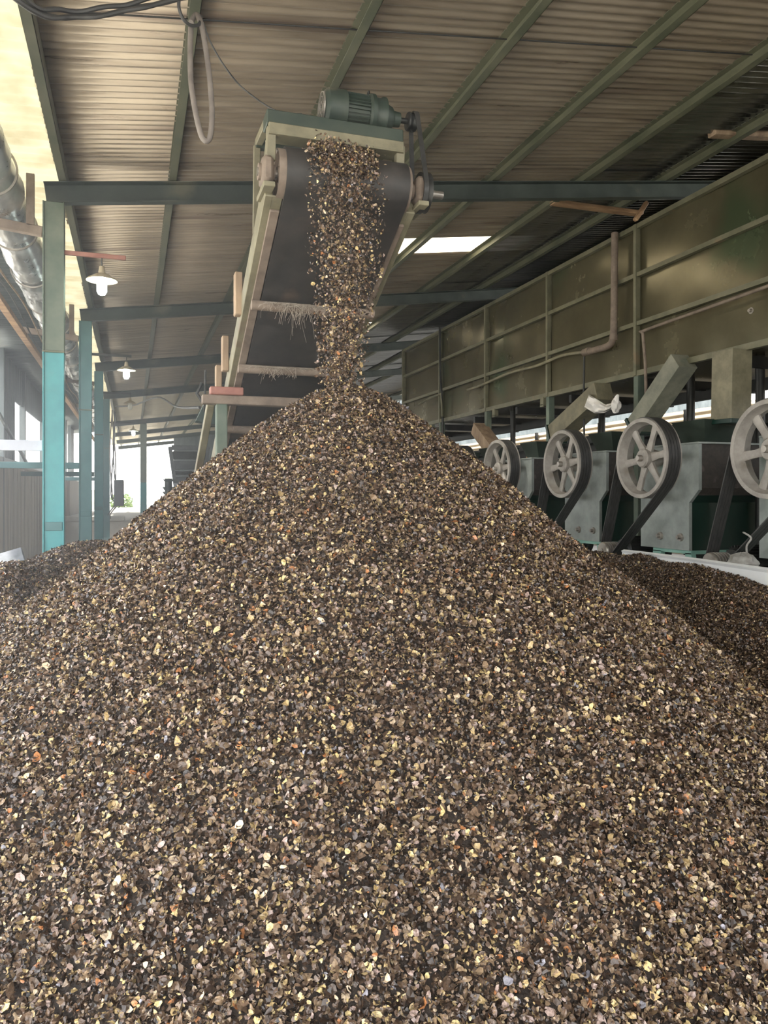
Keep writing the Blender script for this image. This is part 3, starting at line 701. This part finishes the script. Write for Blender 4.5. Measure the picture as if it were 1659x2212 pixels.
mb = MB(); mb.tube(smooth(pl((1700, 600), (1659, 618), (1520, 668), (1392, 714), (1389, 722), (1394, 790), (1397, 905)), 5), .02, 10); solo(mb, 'conduit', M_brown, 'slim conduit sloping along the nearest bin panel then dropping by a post', 'conduit', base=W(1392, 714, X=BX-.13))
mb = MB(); mb.tube(smooth(pl((1262, 765), (1261, 850), (1262, 945), X=BX-.12)), .015, 8); solo(mb, 'hanging_rod', M_dark, 'thin dark rod hanging below the end of the thick pipe', 'rod', base=W(1262, 765, X=BX-.12))
mb = MB(); mb.tube(smooth(pl((950, 706), (951, 800), (955, 870), (957, 945), X=BX-.12)), .025, 8); solo(mb, 'hanging_rod', M_dark, 'dark rod down the far panels of the green bin', 'rod', base=W(950, 706, X=BX-.12))
mb = MB(); mb.tube(smooth(pl((905, 874), (925, 862), (950, 852), (953, 856), (956, 900))), .022, 8); solo(mb, 'conduit', M_trail, 'short bent conduit at the far end of the green bin', 'conduit', base=W(905, 874, X=BX-.13))
# planks on top
a = W(1192, 437, Y=8.3); b = W(1385, 462, Y=8.3)
mb = MB(); mb.beam(a, b, .12, .05, bev=.01); solo(mb, 'loose_plank', M_wood2, 'long rough brown plank from the beam to the top of the green bin', 'plank', base=a)
a = W(1372, 476, Y=8.15); b = W(1397, 437, Y=8.15); mb = MB(); mb.beam(a, b, .07, .05, bev=.01); solo(mb, 'timber_offcut', M_wood2, 'short tilted orange-brown timber piece on the bin corner', 'timber', base=a)
a = W(1536, 285, Y=6.6); b = W(1680, 292, Y=6.6); mb = MB(); mb.beam(a, b, .12, .09, bev=.01); solo(mb, 'loose_plank', M_wood, 'dark plank end jutting in above the nearest bin panel', 'plank', base=a)
# ------------------------------------------------------------------ machines
MS = 1.46; XF = 5.75
def make_machine(Yc):
    t = thing('shell_press', '', 'machine', (XF, Yc, 0), 'row of green milling machines')
    Z0, Z1 = 1.0, 2.16; yn, yf = Yc-.55, Yc+.43
    plate = [(yn+.15, Z0), (yf, Z0), (yf, Z1), (yn, Z1), (yn, 1.66), (yn+.15, 1.52)]
    mb = MB(); mb.prism(plate, XF-.02, XF+.02); pt = part(mb, 'face_plate', M_plate, t)
    for y in (yn+.28, yn+.62):
        mb = MB(); mb.lathe([(-.055, 0), (-.055, .02), (-.02, .022), (-.02, .042), (.0, .045)], (XF-.02, y, 1.14), 'X', 6 if False else 12, False); sub(mb, 'bolt', M_steel, pt, t)
    body = [(yn+.16, Z0), (yf-.02, Z0), (yf-.02, Z1-.02), (yn+.01, Z1-.02), (yn+.01, 1.66), (yn+.16, 1.52)]
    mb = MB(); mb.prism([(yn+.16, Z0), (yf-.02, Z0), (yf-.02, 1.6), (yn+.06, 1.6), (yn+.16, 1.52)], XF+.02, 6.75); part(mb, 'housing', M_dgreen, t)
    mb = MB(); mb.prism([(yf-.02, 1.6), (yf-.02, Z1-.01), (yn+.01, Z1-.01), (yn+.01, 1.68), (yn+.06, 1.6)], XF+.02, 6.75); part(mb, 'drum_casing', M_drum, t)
    mb = MB(); mb.box(XF-.03, 6.8, yn-.01, yf, Z1-.01, Z1+.012, .004); part(mb, 'top_ledge', M_plate, t)
    # hopper
    hx0, hx1, hy0, hy1 = 5.82, 6.35, yn+.02, yn+.55
    mb = MB(); g = .10; z0, z1 = Z1, Z1+.26
    vs = [(hx0+g, hy0+g, z0), (hx1-g, hy0+g, z0), (hx1-g, hy1-g, z0), (hx0+g, hy1-g, z0), (hx0, hy0, z1), (hx1, hy0, z1), (hx1, hy1, z1), (hx0, hy1, z1)]
    v2 = [(hx0+g+.01, hy0+g+.01, z0), (hx1-g-.01, hy0+g+.01, z0), (hx1-g-.01, hy1-g-.01, z0), (hx0+g+.01, hy1-g-.01, z0), (hx0+.01, hy0+.01, z1), (hx1-.01, hy0+.01, z1), (hx1-.01, hy1-.01, z1), (hx0+.01, hy1-.01, z1)]
    mb.add(vs+v2, [(i, (i+1) % 4, 4+(i+1) % 4, 4+i) for i in range(4)]+[(8+i, 12+i, 12+(i+1) % 4, 8+(i+1) % 4) for i in range(4)]+[(4+i, 4+(i+1) % 4, 12+(i+1) % 4, 12+i) for i in range(4)])
    part(mb, 'hopper', M_hop, t)
    # stand
    mb = MB()
    mb.prism([(yn+.14, .96), (yf-.2, .96), (yf-.2, 1.0), (yn+.14, 1.0)], XF-.0, 6.6)
    for (ya, yb) in ((yn+.14, yn+.24), (yf-.34, yf-.2)):
        s = -1 if ya < Yc else 1
        mb.prism([(ya, .97), (yb, .97), (yb+s*.10, .35), (ya+s*.10-.02, .35)], XF-.0, XF+.06); mb.prism([(ya, .97), (yb, .97), (yb+s*.10, .35), (ya+s*.10-.02, .35)], 6.5, 6.56)
    mb.box(XF-.06, 6.8, yn, yf, .0, .35, .01)
    part(mb, 'stand', M_mint, t)
    # flywheel
    wc = Vector((5.5, Yc, 2.015)); R = .45
    mb = MB(); pf = [(-.10, R-.045), (-.10, R-.003), (-.085, R)]
    for g_ in range(5):
        x0 = -.07+g_*.032; pf += [(x0, R), (x0+.006, R-.012), (x0+.016, R-.012), (x0+.022, R)]
    pf += [(.10, R), (.10, R-.045), (.04, R-.06), (.0, R-.075), (-.04, R-.06)]
    mb.lathe(pf, wc, 'X', 72, True, True); fw = part(mb, 'flywheel', M_wheel, t)
    mb = MB(); rot = random.Random(int(Yc*100)).uniform(0, 1)
    for k in range(6):
        a = rot+math.pi*2*k/6; d = Vector((0, math.cos(a), math.sin(a)))
        L0 = wc+d*.06; L1 = wc+d*(R-.055)
        x = Vector((1, 0, 0)); w = d.cross(x)
        def ring(c, hw, hx): return [c+w*hw+x*hx*.5, c+w*hw*.5+x*hx, c-w*hw*.5+x*hx, c-w*hw+x*hx*.5, c-w*hw-x*hx*.5, c-w*hw*.5-x*hx, c+w*hw*.5-x*hx, c+w*hw-x*hx*.5]
        vs = ring(L0, .055, .035)+ring((L0+L1)/2, .036, .028)+ring(L1, .048, .022)
        mb.add(vs, [(i*8+q, i*8+(q+1) % 8, (i+1)*8+(q+1) % 8, (i+1)*8+q) for i in range(2) for q in range(8)], True)
    sub(mb, 'spokes', M_wheel, fw, t)
    mb = MB(); mb.lathe([(-.085, .0), (-.085, .09), (-.07, .105), (.05, .11), (.24, .06), (.24, 0)], wc, 'X', 32); sub(mb, 'hub', M_wheel, fw, t)
    mb = MB(); mb.lathe([(-.14, 0), (-.14, .03), (-.12, .036), (-.08, .036)], wc, 'X', 20); sub(mb, 'shaft_end', M_steel, fw, t)
    # lower pulley and belts
    pc = Vector((5.5, Yc+.72, .93)); 
    mb = MB(); pf = [(-.11, 0), (-.11, .095), (-.10, .105)]
    for g_ in range(5):
        x0 = -.08+g_*.034; pf += [(x0, .108), (x0+.008, .085), (x0+.016, .085), (x0+.024, .108)]
    pf += [(.10, .105), (.10, 0)]
    mb.lathe(pf, pc, 'X', 36); mb.lathe([(-.12, 0), (-.12, .03), (-.1, .03)], pc, 'X', 14); part(mb, 'motor_pulley', M_steel, t)
    pr = belt_loop(wc, R-.002, pc, .098, 40)
    for g_ in range(4):
        x0 = 5.5-.072+g_*.038; mb = MB(); loop_strip(mb, pr, x0, x0+.034, .012, (wc+pc)/2); part(mb, 'drive_belt', M_belt, t)
    # motor
    mc = Vector((5.66, Yc+.72, .93))
    mb = MB(); mb.lathe([(-.05, 0), (-.05, .04), (0, .05), (.01, .13), (.05, .15), (.06, .14), (.50, .14), (.51, .16), (.62, .16), (.64, .12), (.64, 0)], mc, 'X', 32)
    for k in range(26):
        a = 2*math.pi*k/26; d = Vector((0, math.cos(a), math.sin(a))); mb.beam(mc+d*.155+Vector((.06, 0, 0)), mc+d*.155+Vector((.50, 0, 0)), .006, .035, up=d, bev=0)
    part(mb, 'motor', M_dark, t)
    mb = MB(); mb.box(5.66, 6.3, Yc+.5, Yc+.9, .55, .74, .01); mb.box(5.7, 6.25, Yc+.52, Yc+.88, 0, .55, .01); part(mb, 'motor_base', M_dgreen, t)
    return t
Y0m = 7.28
t0 = make_machine(Y0m)
t0['label'] = 'green milling machine with a big spoked flywheel, fully in view right of the white sack'
lab = ['green milling machine at the right picture edge, its flywheel cut by the frame', None, 'green milling machine with flywheel below and left of the tied white sack', 'small looking green milling machine half hidden by the right slope of the heap', 'green milling machine behind the heap with only its flywheel top showing', 'farthest milling machine, almost hidden behind the heap']
for k, l in zip((-1, 0, 1, 2, 3, 4), lab):
    if k == 0: continue
    yk = Y0m+MS*k
    if k == -1: yk = 5.47
    if k == 1: yk = 5.5*math.tan(math.pi/2-(math.atan((1225-CX)/F)+PSI))
    if k == 2: yk = 5.5*math.tan(math.pi/2-(math.atan((1083-CX)/F)+PSI))
    if k > 2: yk = y2+1.52*(k-2)
    if k == 2: y2 = yk
    c = clone(t0, (XF, yk, 0), l)
# chutes from bin to hoppers
def chute(a, b, w, label, m1=M_brownk, d=.26):
    t = thing('feed_chute', label, 'chute', b, 'feed chutes under the bin')
    a = Vector(a); b = Vector(b)
    mb = MB(); mb.beam(a, b, w, d, up=(1, 0, 0), bev=.003); part(mb, 'duct', m1, t)
    mb = MB(); dd = (b-a).normalized(); mb.beam(b-dd*.05, b, w+.04, d+.04, up=(1, 0, 0)); part(mb, 'flange', M_dgreen, t)
a = W(1568, 775, X=6.0); b = W(1562, 915, X=6.0)
chute((6.08, a.y+.0, 3.14), (6.08, a.y+.02, 2.36), .30, 'upright khaki feed chute above the hopper of the fully visible machine', M_frame)
a = W(1478, 800, X=6.08); b = W(1378, 925, X=6.08)
chute((6.08, a.y, 3.16), b, .22, 'long grey slanted chute just left of the upright chute', M_brownk)
a = W(1305, 845, X=6.08); b = W(1200, 940, X=6.08)
chute(a, b, .26, 'slanted chute stained brown with the white sack tied on it', M_frame)
a = W(1034, 925, X=6.05); b = W(1078, 985, X=6.05)
chute(a, b, .22, 'tan slanted chute above the small looking flywheel beside the heap', M_wood)
a = W(1162, 985, X=6.1); mb = MB(); mb.prism([(a.y-.22, a.z-.05), (a.y+.22, a.z-.05), (a.y+.05, a.z+.24), (a.y-.1, a.z+.24)], 6.0, 6.25)
solo(mb, 'burlap_cone', M_wood2, 'small orange-brown sacking wedge on the hopper between two flywheels', 'sacking', base=a)
# pipes under the bin
for i, (px, nm) in enumerate(((1642, 'right of the upright chute'), (1492, 'left of the upright chute'), (1108, 'above the small looking flywheel'), (1300, 'right of the white sack chute'))):
    p = W(px, 850, X=6.6); mb = MB(); mb.tube([(6.6, p.y, 0), (6.6, p.y, 3.14)], .05, 12); solo(mb, 'steel_pipe', M_dark, 'dark upright steel pipe under the bin '+nm, 'pipe', 'pipes under the bin', base=(6.6, p.y, 0))
for k, (z, X) in enumerate(((2.95, 7.3), (2.62, 8.0))):
    mb = MB(); mb.beam((X, 3, z), (X, 18, z), .12, .14); solo(mb, 'bearer_beam', M_dark, 'dark long bearer under the bin, '+('upper front' if k == 0 else 'lower back')+' one', 'beam', base=(X, 3, z))
for k in range(8):
    y = 5.0+k*1.7; mb = MB(); mb.beam((6.25, y, 3.05), (8.1, y, 3.05), .07, .12)
    solo(mb, 'joist', M_dark, 'dark joist carrying the bin floor, number %s from the near end' % ['one', 'two', 'three', 'four', 'five', 'six', 'seven', 'eight'][k], 'joist', 'joists under the bin', base=(6.25, y, 3.05))
# dark plant behind the machines
mb = MB(); mb.box(8.2, 8.6, 3.4, 18, 2.05, 2.6, .02); solo(mb, 'rear_duct', M_dark, 'dark boxy duct running behind the machines under the bin', 'duct', base=(8.2, 3.4, 2.05))
for k in range(6):
    y = 4.6+k*2.3; t = thing('rear_tank', 'dark tank in the gloom behind the machines, %s from the near end' % ['first', 'second', 'third', 'fourth', 'fifth', 'sixth'][k], 'tank', (8.4, y, 0), 'tanks behind the machines')
    mb = MB(); mb.lathe([(0, 0), (0, .5), (1.5, .5), (1.75, .2), (1.75, 0)], (8.4, y, .3), 'Z', 24); part(mb, 'tank_body', M_dark, t)
    mb = MB(); mb.box(8.0, 8.8, y-.4, y+.4, 0, .3, .02); part(mb, 'tank_base', M_dgreen, t)
# white sack: twisted cloth tied on the chute
X = 5.88
cl = thing('tied_white_sack', 'crumpled white sack knotted round the slanted chute below the bin', 'sack', W(1300, 875, X=X))
mb = MB(); tp = [(1272, 852), (1290, 862), (1308, 874), (1322, 870)]; bt = [(1262, 880), (1285, 893), (1305, 892), (1321, 884)]
NU, NV = 26, 18; vs = []
def ipl(P_, t):
    q = t*(len(P_)-1); i = min(int(q), len(P_)-2); f_ = q-i; return (P_[i][0]*(1-f_)+P_[i+1][0]*f_, P_[i][1]*(1-f_)+P_[i+1][1]*f_)
for i in range(NU+1):
    a_ = ipl(tp, i/NU); b_ = ipl(bt, i/NU)
    for j in range(NV):
        ph = 2*math.pi*j/NV; s_ = .5-.5*math.cos(ph)
        px, py = a_[0]+(b_[0]-a_[0])*s_, a_[1]+(b_[1]-a_[1])*s_
        fold = .012*math.sin(ph*6+i*.25)+.006*math.sin(ph*11)
        taper = .10*(1-.55*(i/NU))
        vs.append(W(px, py, X=X-taper*math.sin(ph)*1.0+fold*2))
mb.add(vs, [(i*NV+j, i*NV+(j+1) % NV, (i+1)*NV+(j+1) % NV, (i+1)*NV+j) for i in range(NU) for j in range(NV)]+[tuple(range(NV)), tuple(NU*NV+j for j in range(NV))], True)
part(mb, 'sack_body', M_cloth, cl)
mb = MB(); c = W(1330, 876, X=X-.02); vs = []; NU = 14; NV = 16
for i in range(NU+1):
    th = math.pi*i/NU
    for j in range(NV):
        ph = 2*math.pi*j/NV; rr = .075*(1+.16*math.sin(ph*5+th*3)+.1*math.sin(ph*3-2*th))
        vs.append(c+Vector((rr*math.sin(th)*math.cos(ph)*.8, rr*math.sin(th)*math.sin(ph)*.8, rr*1.1*math.cos(th))))
mb.add(vs, [(i*NV+j, i*NV+(j+1) % NV, (i+1)*NV+(j+1) % NV, (i+1)*NV+j) for i in range(NU) for j in range(NV)], True)
mb.tube([c+Vector((0, 0, .05)), c+Vector((0, -.03, .11)), c+Vector((0, -.05, .13))], [.04, .025, .014], 8)
part(mb, 'knot', M_cloth, cl)
# rag beside motor, right
cl = thing('plastic_bag', 'dirty whitish plastic bag lying behind the white sheet at the right', 'bag', W(1602, 1218, X=5.3))
mb = MB(); c = W(1604, 1216, X=5.3); vs = []; NU = 16; NV = 22
for i in range(NU+1):
    th = math.pi*i/NU
    for j in range(NV):
        ph = 2*math.pi*j/NV; rr = .115*(1+.06*math.sin(ph*5+th*4)+.05*math.sin(ph*9-2*th)+.04*math.sin(th*9))
        vs.append(c+Vector((rr*math.sin(th)*math.cos(ph), rr*1.2*math.sin(th)*math.sin(ph), rr*.8*math.cos(th))))
mb.add(vs, [(i*NV+j, i*NV+(j+1) % NV, (i+1)*NV+(j+1) % NV, (i+1)*NV+j) for i in range(NU) for j in range(NV)], True); part(mb, 'bag_body', M_bag, cl)
mb = MB(); q = c+Vector((.03, -.02, .08)); mb.tube(smooth([q, q+Vector((.0, 0, .08)), q+Vector((.02, -.03, .15)), q+Vector((0, .05, .20))]), [.025]+[.009]*17+[.004], 7); part(mb, 'bag_strap', M_bag, cl)
mb = MB(); mb.box(5.2, 5.5, c.y-.2, c.y+.2, 0, c.z-.11, .02); solo(mb, 'rubble_block', M_conc, 'low block under the plastic bag behind the white sheet', 'block', base=(5.35, c.y, 0))
# ------------------------------------------------------------------ lamps
LP = [((220, 606), 7.6, 553, 272, True, M_red, 'lit enamel pendant lamp on a red arm, nearest and largest'), ((273, 800), 12.6, 769, 284, True, M_dark, 'lit enamel pendant lamp on a dark arm by the second column'),
      ((281, 872), 17.6, 850, 283, False, M_dark, 'unlit pendant lamp hanging between two lit ones'), ((288, 931), 22.6, 914, 291, True, M_dark, 'farthest lit pendant lamp, smallest, near the bright opening')]
for (pp, Y, arm, ax1, on, am, lb) in LP:
    Y = Y-.02 if Y < 8 else Y
    c = W(pp[0], pp[1], Y=Y); r = .14; top = W(pp[0], arm, Y=Y); e1 = W(ax1, arm, Y=Y)
    t = thing('pendant_lamp', lb, 'lamp', c, 'pendant lamps on the left columns')
    mb = MB(); mb.beam((-.60, Y, top.z), (max(e1.x, c.x+.02), Y, top.z), .03, .04); part(mb, 'arm', am, t)
    mb = MB(); mb.tube([(c.x, Y, top.z), (c.x, Y, c.z+.11)], .006, 6); part(mb, 'flex', M_black, t)
    mb = MB(); mb.lathe([(.13, .0), (.13, .022), (.06, .034), (.055, .06), (.035, .09), (.012, r-.01), (0, r), (-.003, r-.002), (.03, .085), (.045, .05), (.045, 0)], c, 'Z', 36); part(mb, 'shade', M_lampm if True else M_lampi, t)
    mb = MB(); mb.lathe([(.04, 0), (.04, .03), (-.0, .045), (-.10, .045), (-.13, .03), (-.14, 0)], c, 'Z', 24); part(mb, 'bulb', M_bulb if on else M_bulboff, t)
# ------------------------------------------------------------------ hose, cables
X = .40; Yh = 4.72
def hp(px, py, Y=Yh): return W(px, py, Y=Y)
mb = MB(); loop = [hp(412, 60), hp(411, 120), hp(413, 180), hp(422, 240), hp(434, 290), hp(446, 305), hp(455, 290), hp(458, 240), hp(452, 160), hp(442, 90), hp(434, 50), hp(424, 32, Yh+.05), hp(413, 48, Yh+.03)]
mb.tube(smooth(loop, 6), .0165, 12); solo(mb, 'hanging_hose', M_hose, 'grey-brown hose hanging in a long narrow loop from the purlin', 'hose', base=loop[0])
mb = MB(); lp = [hp(392, -20, 4.6), hp(386, 10, 4.6), hp(395, 40, 4.62), hp(413, 55, 4.65), hp(430, 52, 4.7), hp(434, 35, 4.75)]
mb.tube(smooth(lp, 6), .010, 10); solo(mb, 'cable_loop', M_black, 'dark cable ring tying the hose to the purlin', 'cable', base=lp[0])
mb = MB(); lp = [W(-60, -70, Y=4.3), W(20, -20, Y=4.4), W(80, 24, Y=4.5), W(140, 33, Y=4.6), W(220, 28, Y=4.6), W(300, 12, Y=4.6), W(392, -8, Y=4.6), W(500, -30, Y=4.6)]
for k in range(3):
    o_ = Vector((.0, .02*math.cos(k*2.1), .022*math.sin(k*2.1))); mb.tube([p+o_*(1+.3*math.sin(i*.8+k)) for i, p in enumerate(smooth(lp, 6))], .014, 8)
solo(mb, 'cable_bundle', M_black, 'thick black cable bundle sagging at the top left', 'cable', base=lp[0])
mb = MB(); mb.tube(smooth([hp(440, 50), W(455, 92, Y=4.75), W(490, 150, Y=4.8), W(530, 195, Y=4.85), W(598, 240, Y=4.72), Vector((1.0, 4.68, 3.96))], 6), .005, 6); solo(mb, 'power_cable', M_black, 'thin black cable running down to the conveyor motor frame', 'cable', base=hp(440, 50))
mb = MB(); mb.tube([Vector((X_, 5.15, zsheet(X_)-.02)) for X_ in (-.5, 1, 3, 5, 7)], .006, 6); solo(mb, 'ceiling_wire', M_black, 'thin dark wire crossing the ceiling near the top edge', 'wire', base=(-.5, 5.15, zsheet(-.5)))
# cables on fourth column and box
t = thing('switch_box', 'grey electrical box on the cable-wrapped fourth column', 'electrical box', W(257, 1065, Y=22.3))
c = t.location; mb = MB(); mb.box(c.x-.13, c.x+.13, 22.2, 22.45, c.z-.36, c.z+.36, .02); part(mb, 'box_body', M_box, t)
mb = MB(); mb.box(c.x-.11, c.x+.11, 22.18, 22.2, c.z-.33, c.z+.33, .008); part(mb, 'box_door', M_box, t)
for k in range(4):
    mb = MB(); rr = random.Random(k); x0 = -.53+.03*k
    pts = [Vector((x0+.05*math.sin(z*1.7+k*2)+(.10*math.sin((z-1.2)*9) if z < 1.6 else 0), 22.42-.02*k, z)) for z in np.arange(.95+.1*k, 4.0, .12)]
    mb.tube(pts, .016, 6); solo(mb, 'column_cable', M_black if k % 2 else M_hose, ['thick black', 'grey', 'thin black twisting', 'loose grey'][k]+' cable running down the fourth column', 'cable', 'cables on the fourth column', base=pts[0])
mb = MB(); mb.tube(smooth([W(250, 878, Y=21), W(290, 875, Y=20), W(340, 858, Y=18), W(380, 878, Y=15), W(432, 880, Y=10)], 6), .02, 6); solo(mb, 'slung_cable', M_black, 'black cable slung across below the fourth roof beam', 'cable', base=W(250, 878, Y=21))
mb = MB(); mb.tube(smooth([W(444, 800, Y=8.4), W(443, 840, Y=8.4), W(441, 890, Y=9.3)], 6), .012, 6); solo(mb, 'hood_cable', M_black, 'thin cable dropping to the green hood by the trestle', 'cable', base=W(444, 800, Y=8.4))
# wood offcut, slab at left foot
a = W(14, 1212, Y=6.4); t = thing('tilted_paving_slab', 'grey slab lying tilted on the low heap at the left edge', 'slab', a)
mb = MB(); mb.beam(a+Vector((-.28, .0, -.10)), a+Vector((.12, .05, .02)), .25, .06, up=(.3, -.4, 1), bev=.008); part(mb, 'slab_body', M_slab, t)
# ------------------------------------------------------------------ far end things
Yf = 27.
t = thing('second_conveyor', 'dark slatted conveyor end standing in the bright far opening', 'conveyor', W(400, 1090, Y=Yf))
def fbox(px0, py0, px1, py1, Y, dy, nm, m, root, bev=.01):
    a = W(px0, py1, Y=Y); b = W(px1, py0, Y=Y); mb = MB(); mb.box(a.x, b.x, Y, Y+dy, a.z, b.z, bev); return part(mb, nm, m, root)
a = W(372, 965, Y=Yf); b = W(378, 1060, Y=Yf+.2); mb = MB()
mb.beam(W(367, 965, Y=Yf), W(380, 1060, Y=Yf), .12, .1, up=(0, 1, 0)); part(mb, 'left_cheek', M_box, t)
mb = MB(); mb.beam(W(450, 965, Y=Yf), W(440, 1060, Y=Yf), .12, .1, up=(0, 1, 0)); part(mb, 'right_cheek', M_box, t)
for k, (y0, y1) in enumerate(((963, 972), (976, 992), (996, 1014), (1018, 1026), (1030, 1044), (1050, 1062))):
    fbox(371+k*2, y0, 448-k, y1, Yf+.1, .1, 'slat', M_dark if k % 2 else M_box, t)
fbox(376, 1044, 436, 1052, Yf-.15, .3, 'lip', M_dull, t)
fbox(382, 1062, 430, 1100, Yf, .5, 'housing', M_teal, t)
a = W(400, 1100, Y=Yf); mb = MB(); mb.box(a.x-.3, a.x+.5, Yf, Yf+.5, .84, a.z, .01); part(mb, 'foot', M_dgreen, t)
t = thing('green_blower', 'small dark green finned machine left of the far slatted conveyor', 'machine', W(366, 1090, Y=Yf-.6))
for k, y0 in enumerate((1036, 1052, 1062, 1070, 1078, 1086)):
    c = W(364, y0, Y=Yf-.6); mb = MB(); mb.lathe([(-.1, 0), (-.1, .14 if k else .1), (-.02, .19 if k else .16), (0, .19), (0, 0)], c, 'Z', 20); part(mb, 'fin', M_dgreen, t)
c = W(364, 1092, Y=Yf-.6); mb = MB(); mb.lathe([(0, 0), (0, .12), (c.z-.84+.9, .12), (c.z-.84+.9, 0)], (c.x, c.y, .84), 'Z', 16); part(mb, 'body', M_dgreen, t)
a = W(346, 1108, Y=25.2); mb = MB(); mb.box(a.x-.18, a.x+.16, 25.1, 25.5, .84, a.z+.2, .02); solo(mb, 'red_crate', M_red, 'small red box on the loading bay edge beside the heap', 'crate', base=(a.x, 25.1, .84))
for k, (px, Y, s) in enumerate(((262, 70, 1.0),)):
    p = W(px, 1066, Y=Y); t = thing('yard_bush', 'pale bush far outside the open end', 'bush', (p.x, p.y, -.2))
    mb = MB(); rr = random.Random(k)
    for q in range(500):
        v = Vector((rr.gauss(0, 1), rr.gauss(0, 1), rr.gauss(0, 1))).normalized()*s*rr.uniform(.6, 1); c = Vector((p.x, p.y, s*.9))+v; w_ = Vector((rr.gauss(0, 1), rr.gauss(0, 1), rr.gauss(0, 1))).normalized()*.16; h_ = w_.orthogonal().normalized()*.09
        mb.add([c-w_, c-h_, c+w_, c+h_], [(0, 1, 2, 3)])
    part(mb, 'foliage', M_leaf, t)
    mb = MB(); mb.tube([(p.x, p.y, -.2), (p.x, p.y, s)], .08, 8); part(mb, 'stem', M_wood, t)
# thin haze volume added in the left bay to stand in for lens glare
def haze(name, box, dens, label):
    mb = MB(); mb.box(*box); m = bpy.data.materials.new(name); m.use_nodes = True; N = m.node_tree.nodes
    N.remove(N['Principled BSDF']); v = N.new('ShaderNodeVolumeScatter'); v.inputs['Color'].default_value = (.92, .96, 1, 1); v.inputs['Density'].default_value = dens; v.inputs['Anisotropy'].default_value = .4
    m.node_tree.links.new(v.outputs[0], N['Material Output'].inputs['Volume'])
    o = mb.build(name, m); props(o, label, 'haze', None, 'stuff'); return o
haze('glare_haze', (-2.2, 1.0, 1.2, 26, .0, 4.40), HAZE, 'thin bluish haze added for lens glare in the left side aisle')
# ------------------------------------------------------------------ light
w = bpy.data.worlds.new('World'); S.world = w; w.use_nodes = True; N = w.node_tree.nodes; L = w.node_tree.links
bg = N['Background']; tc = N.new('ShaderNodeTexCoord'); sx = N.new('ShaderNodeSeparateXYZ'); cr = N.new('ShaderNodeValToRGB')
L.new(tc.outputs['Generated'], sx.inputs[0]); L.new(sx.outputs['Z'], cr.inputs[0]); L.new(cr.outputs[0], bg.inputs['Color'])
cr.color_ramp.elements[0].color = (1., .97, .92, 1); cr.color_ramp.elements[1].color = (.86, .92, 1., 1); cr.color_ramp.elements[1].position = .8
bg.inputs['Strength'].default_value = 2.6
sl = bpy.data.lights.new('sun', 'SUN'); sl.energy = 5.5; sl.angle = .02; sl.color = (1, .95, .86)
so = bpy.data.objects.new('sun', sl); COL.objects.link(so); d = Vector((.50, .10, -.86)); so.rotation_euler = d.to_track_quat('-Z', 'Y').to_euler()
# ------------------------------------------------------------------ camera
cd = bpy.data.cameras.new('camera'); cam = bpy.data.objects.new('camera', cd); COL.objects.link(cam)
cam.location = (0, 0, CZ); cam.rotation_euler = (math.pi/2, 0, -PSI)
cd.sensor_fit = 'VERTICAL'; cd.sensor_height = 36; cd.lens = F/2212*36; cd.shift_y = -(1106-HY)/2212; cd.clip_start = .05; cd.clip_end = 500
S.camera = cam
S.view_settings.view_transform = 'Standard'; S.view_settings.look = 'None'; S.view_settings.gamma = 1; S.view_settings.exposure = 1.12
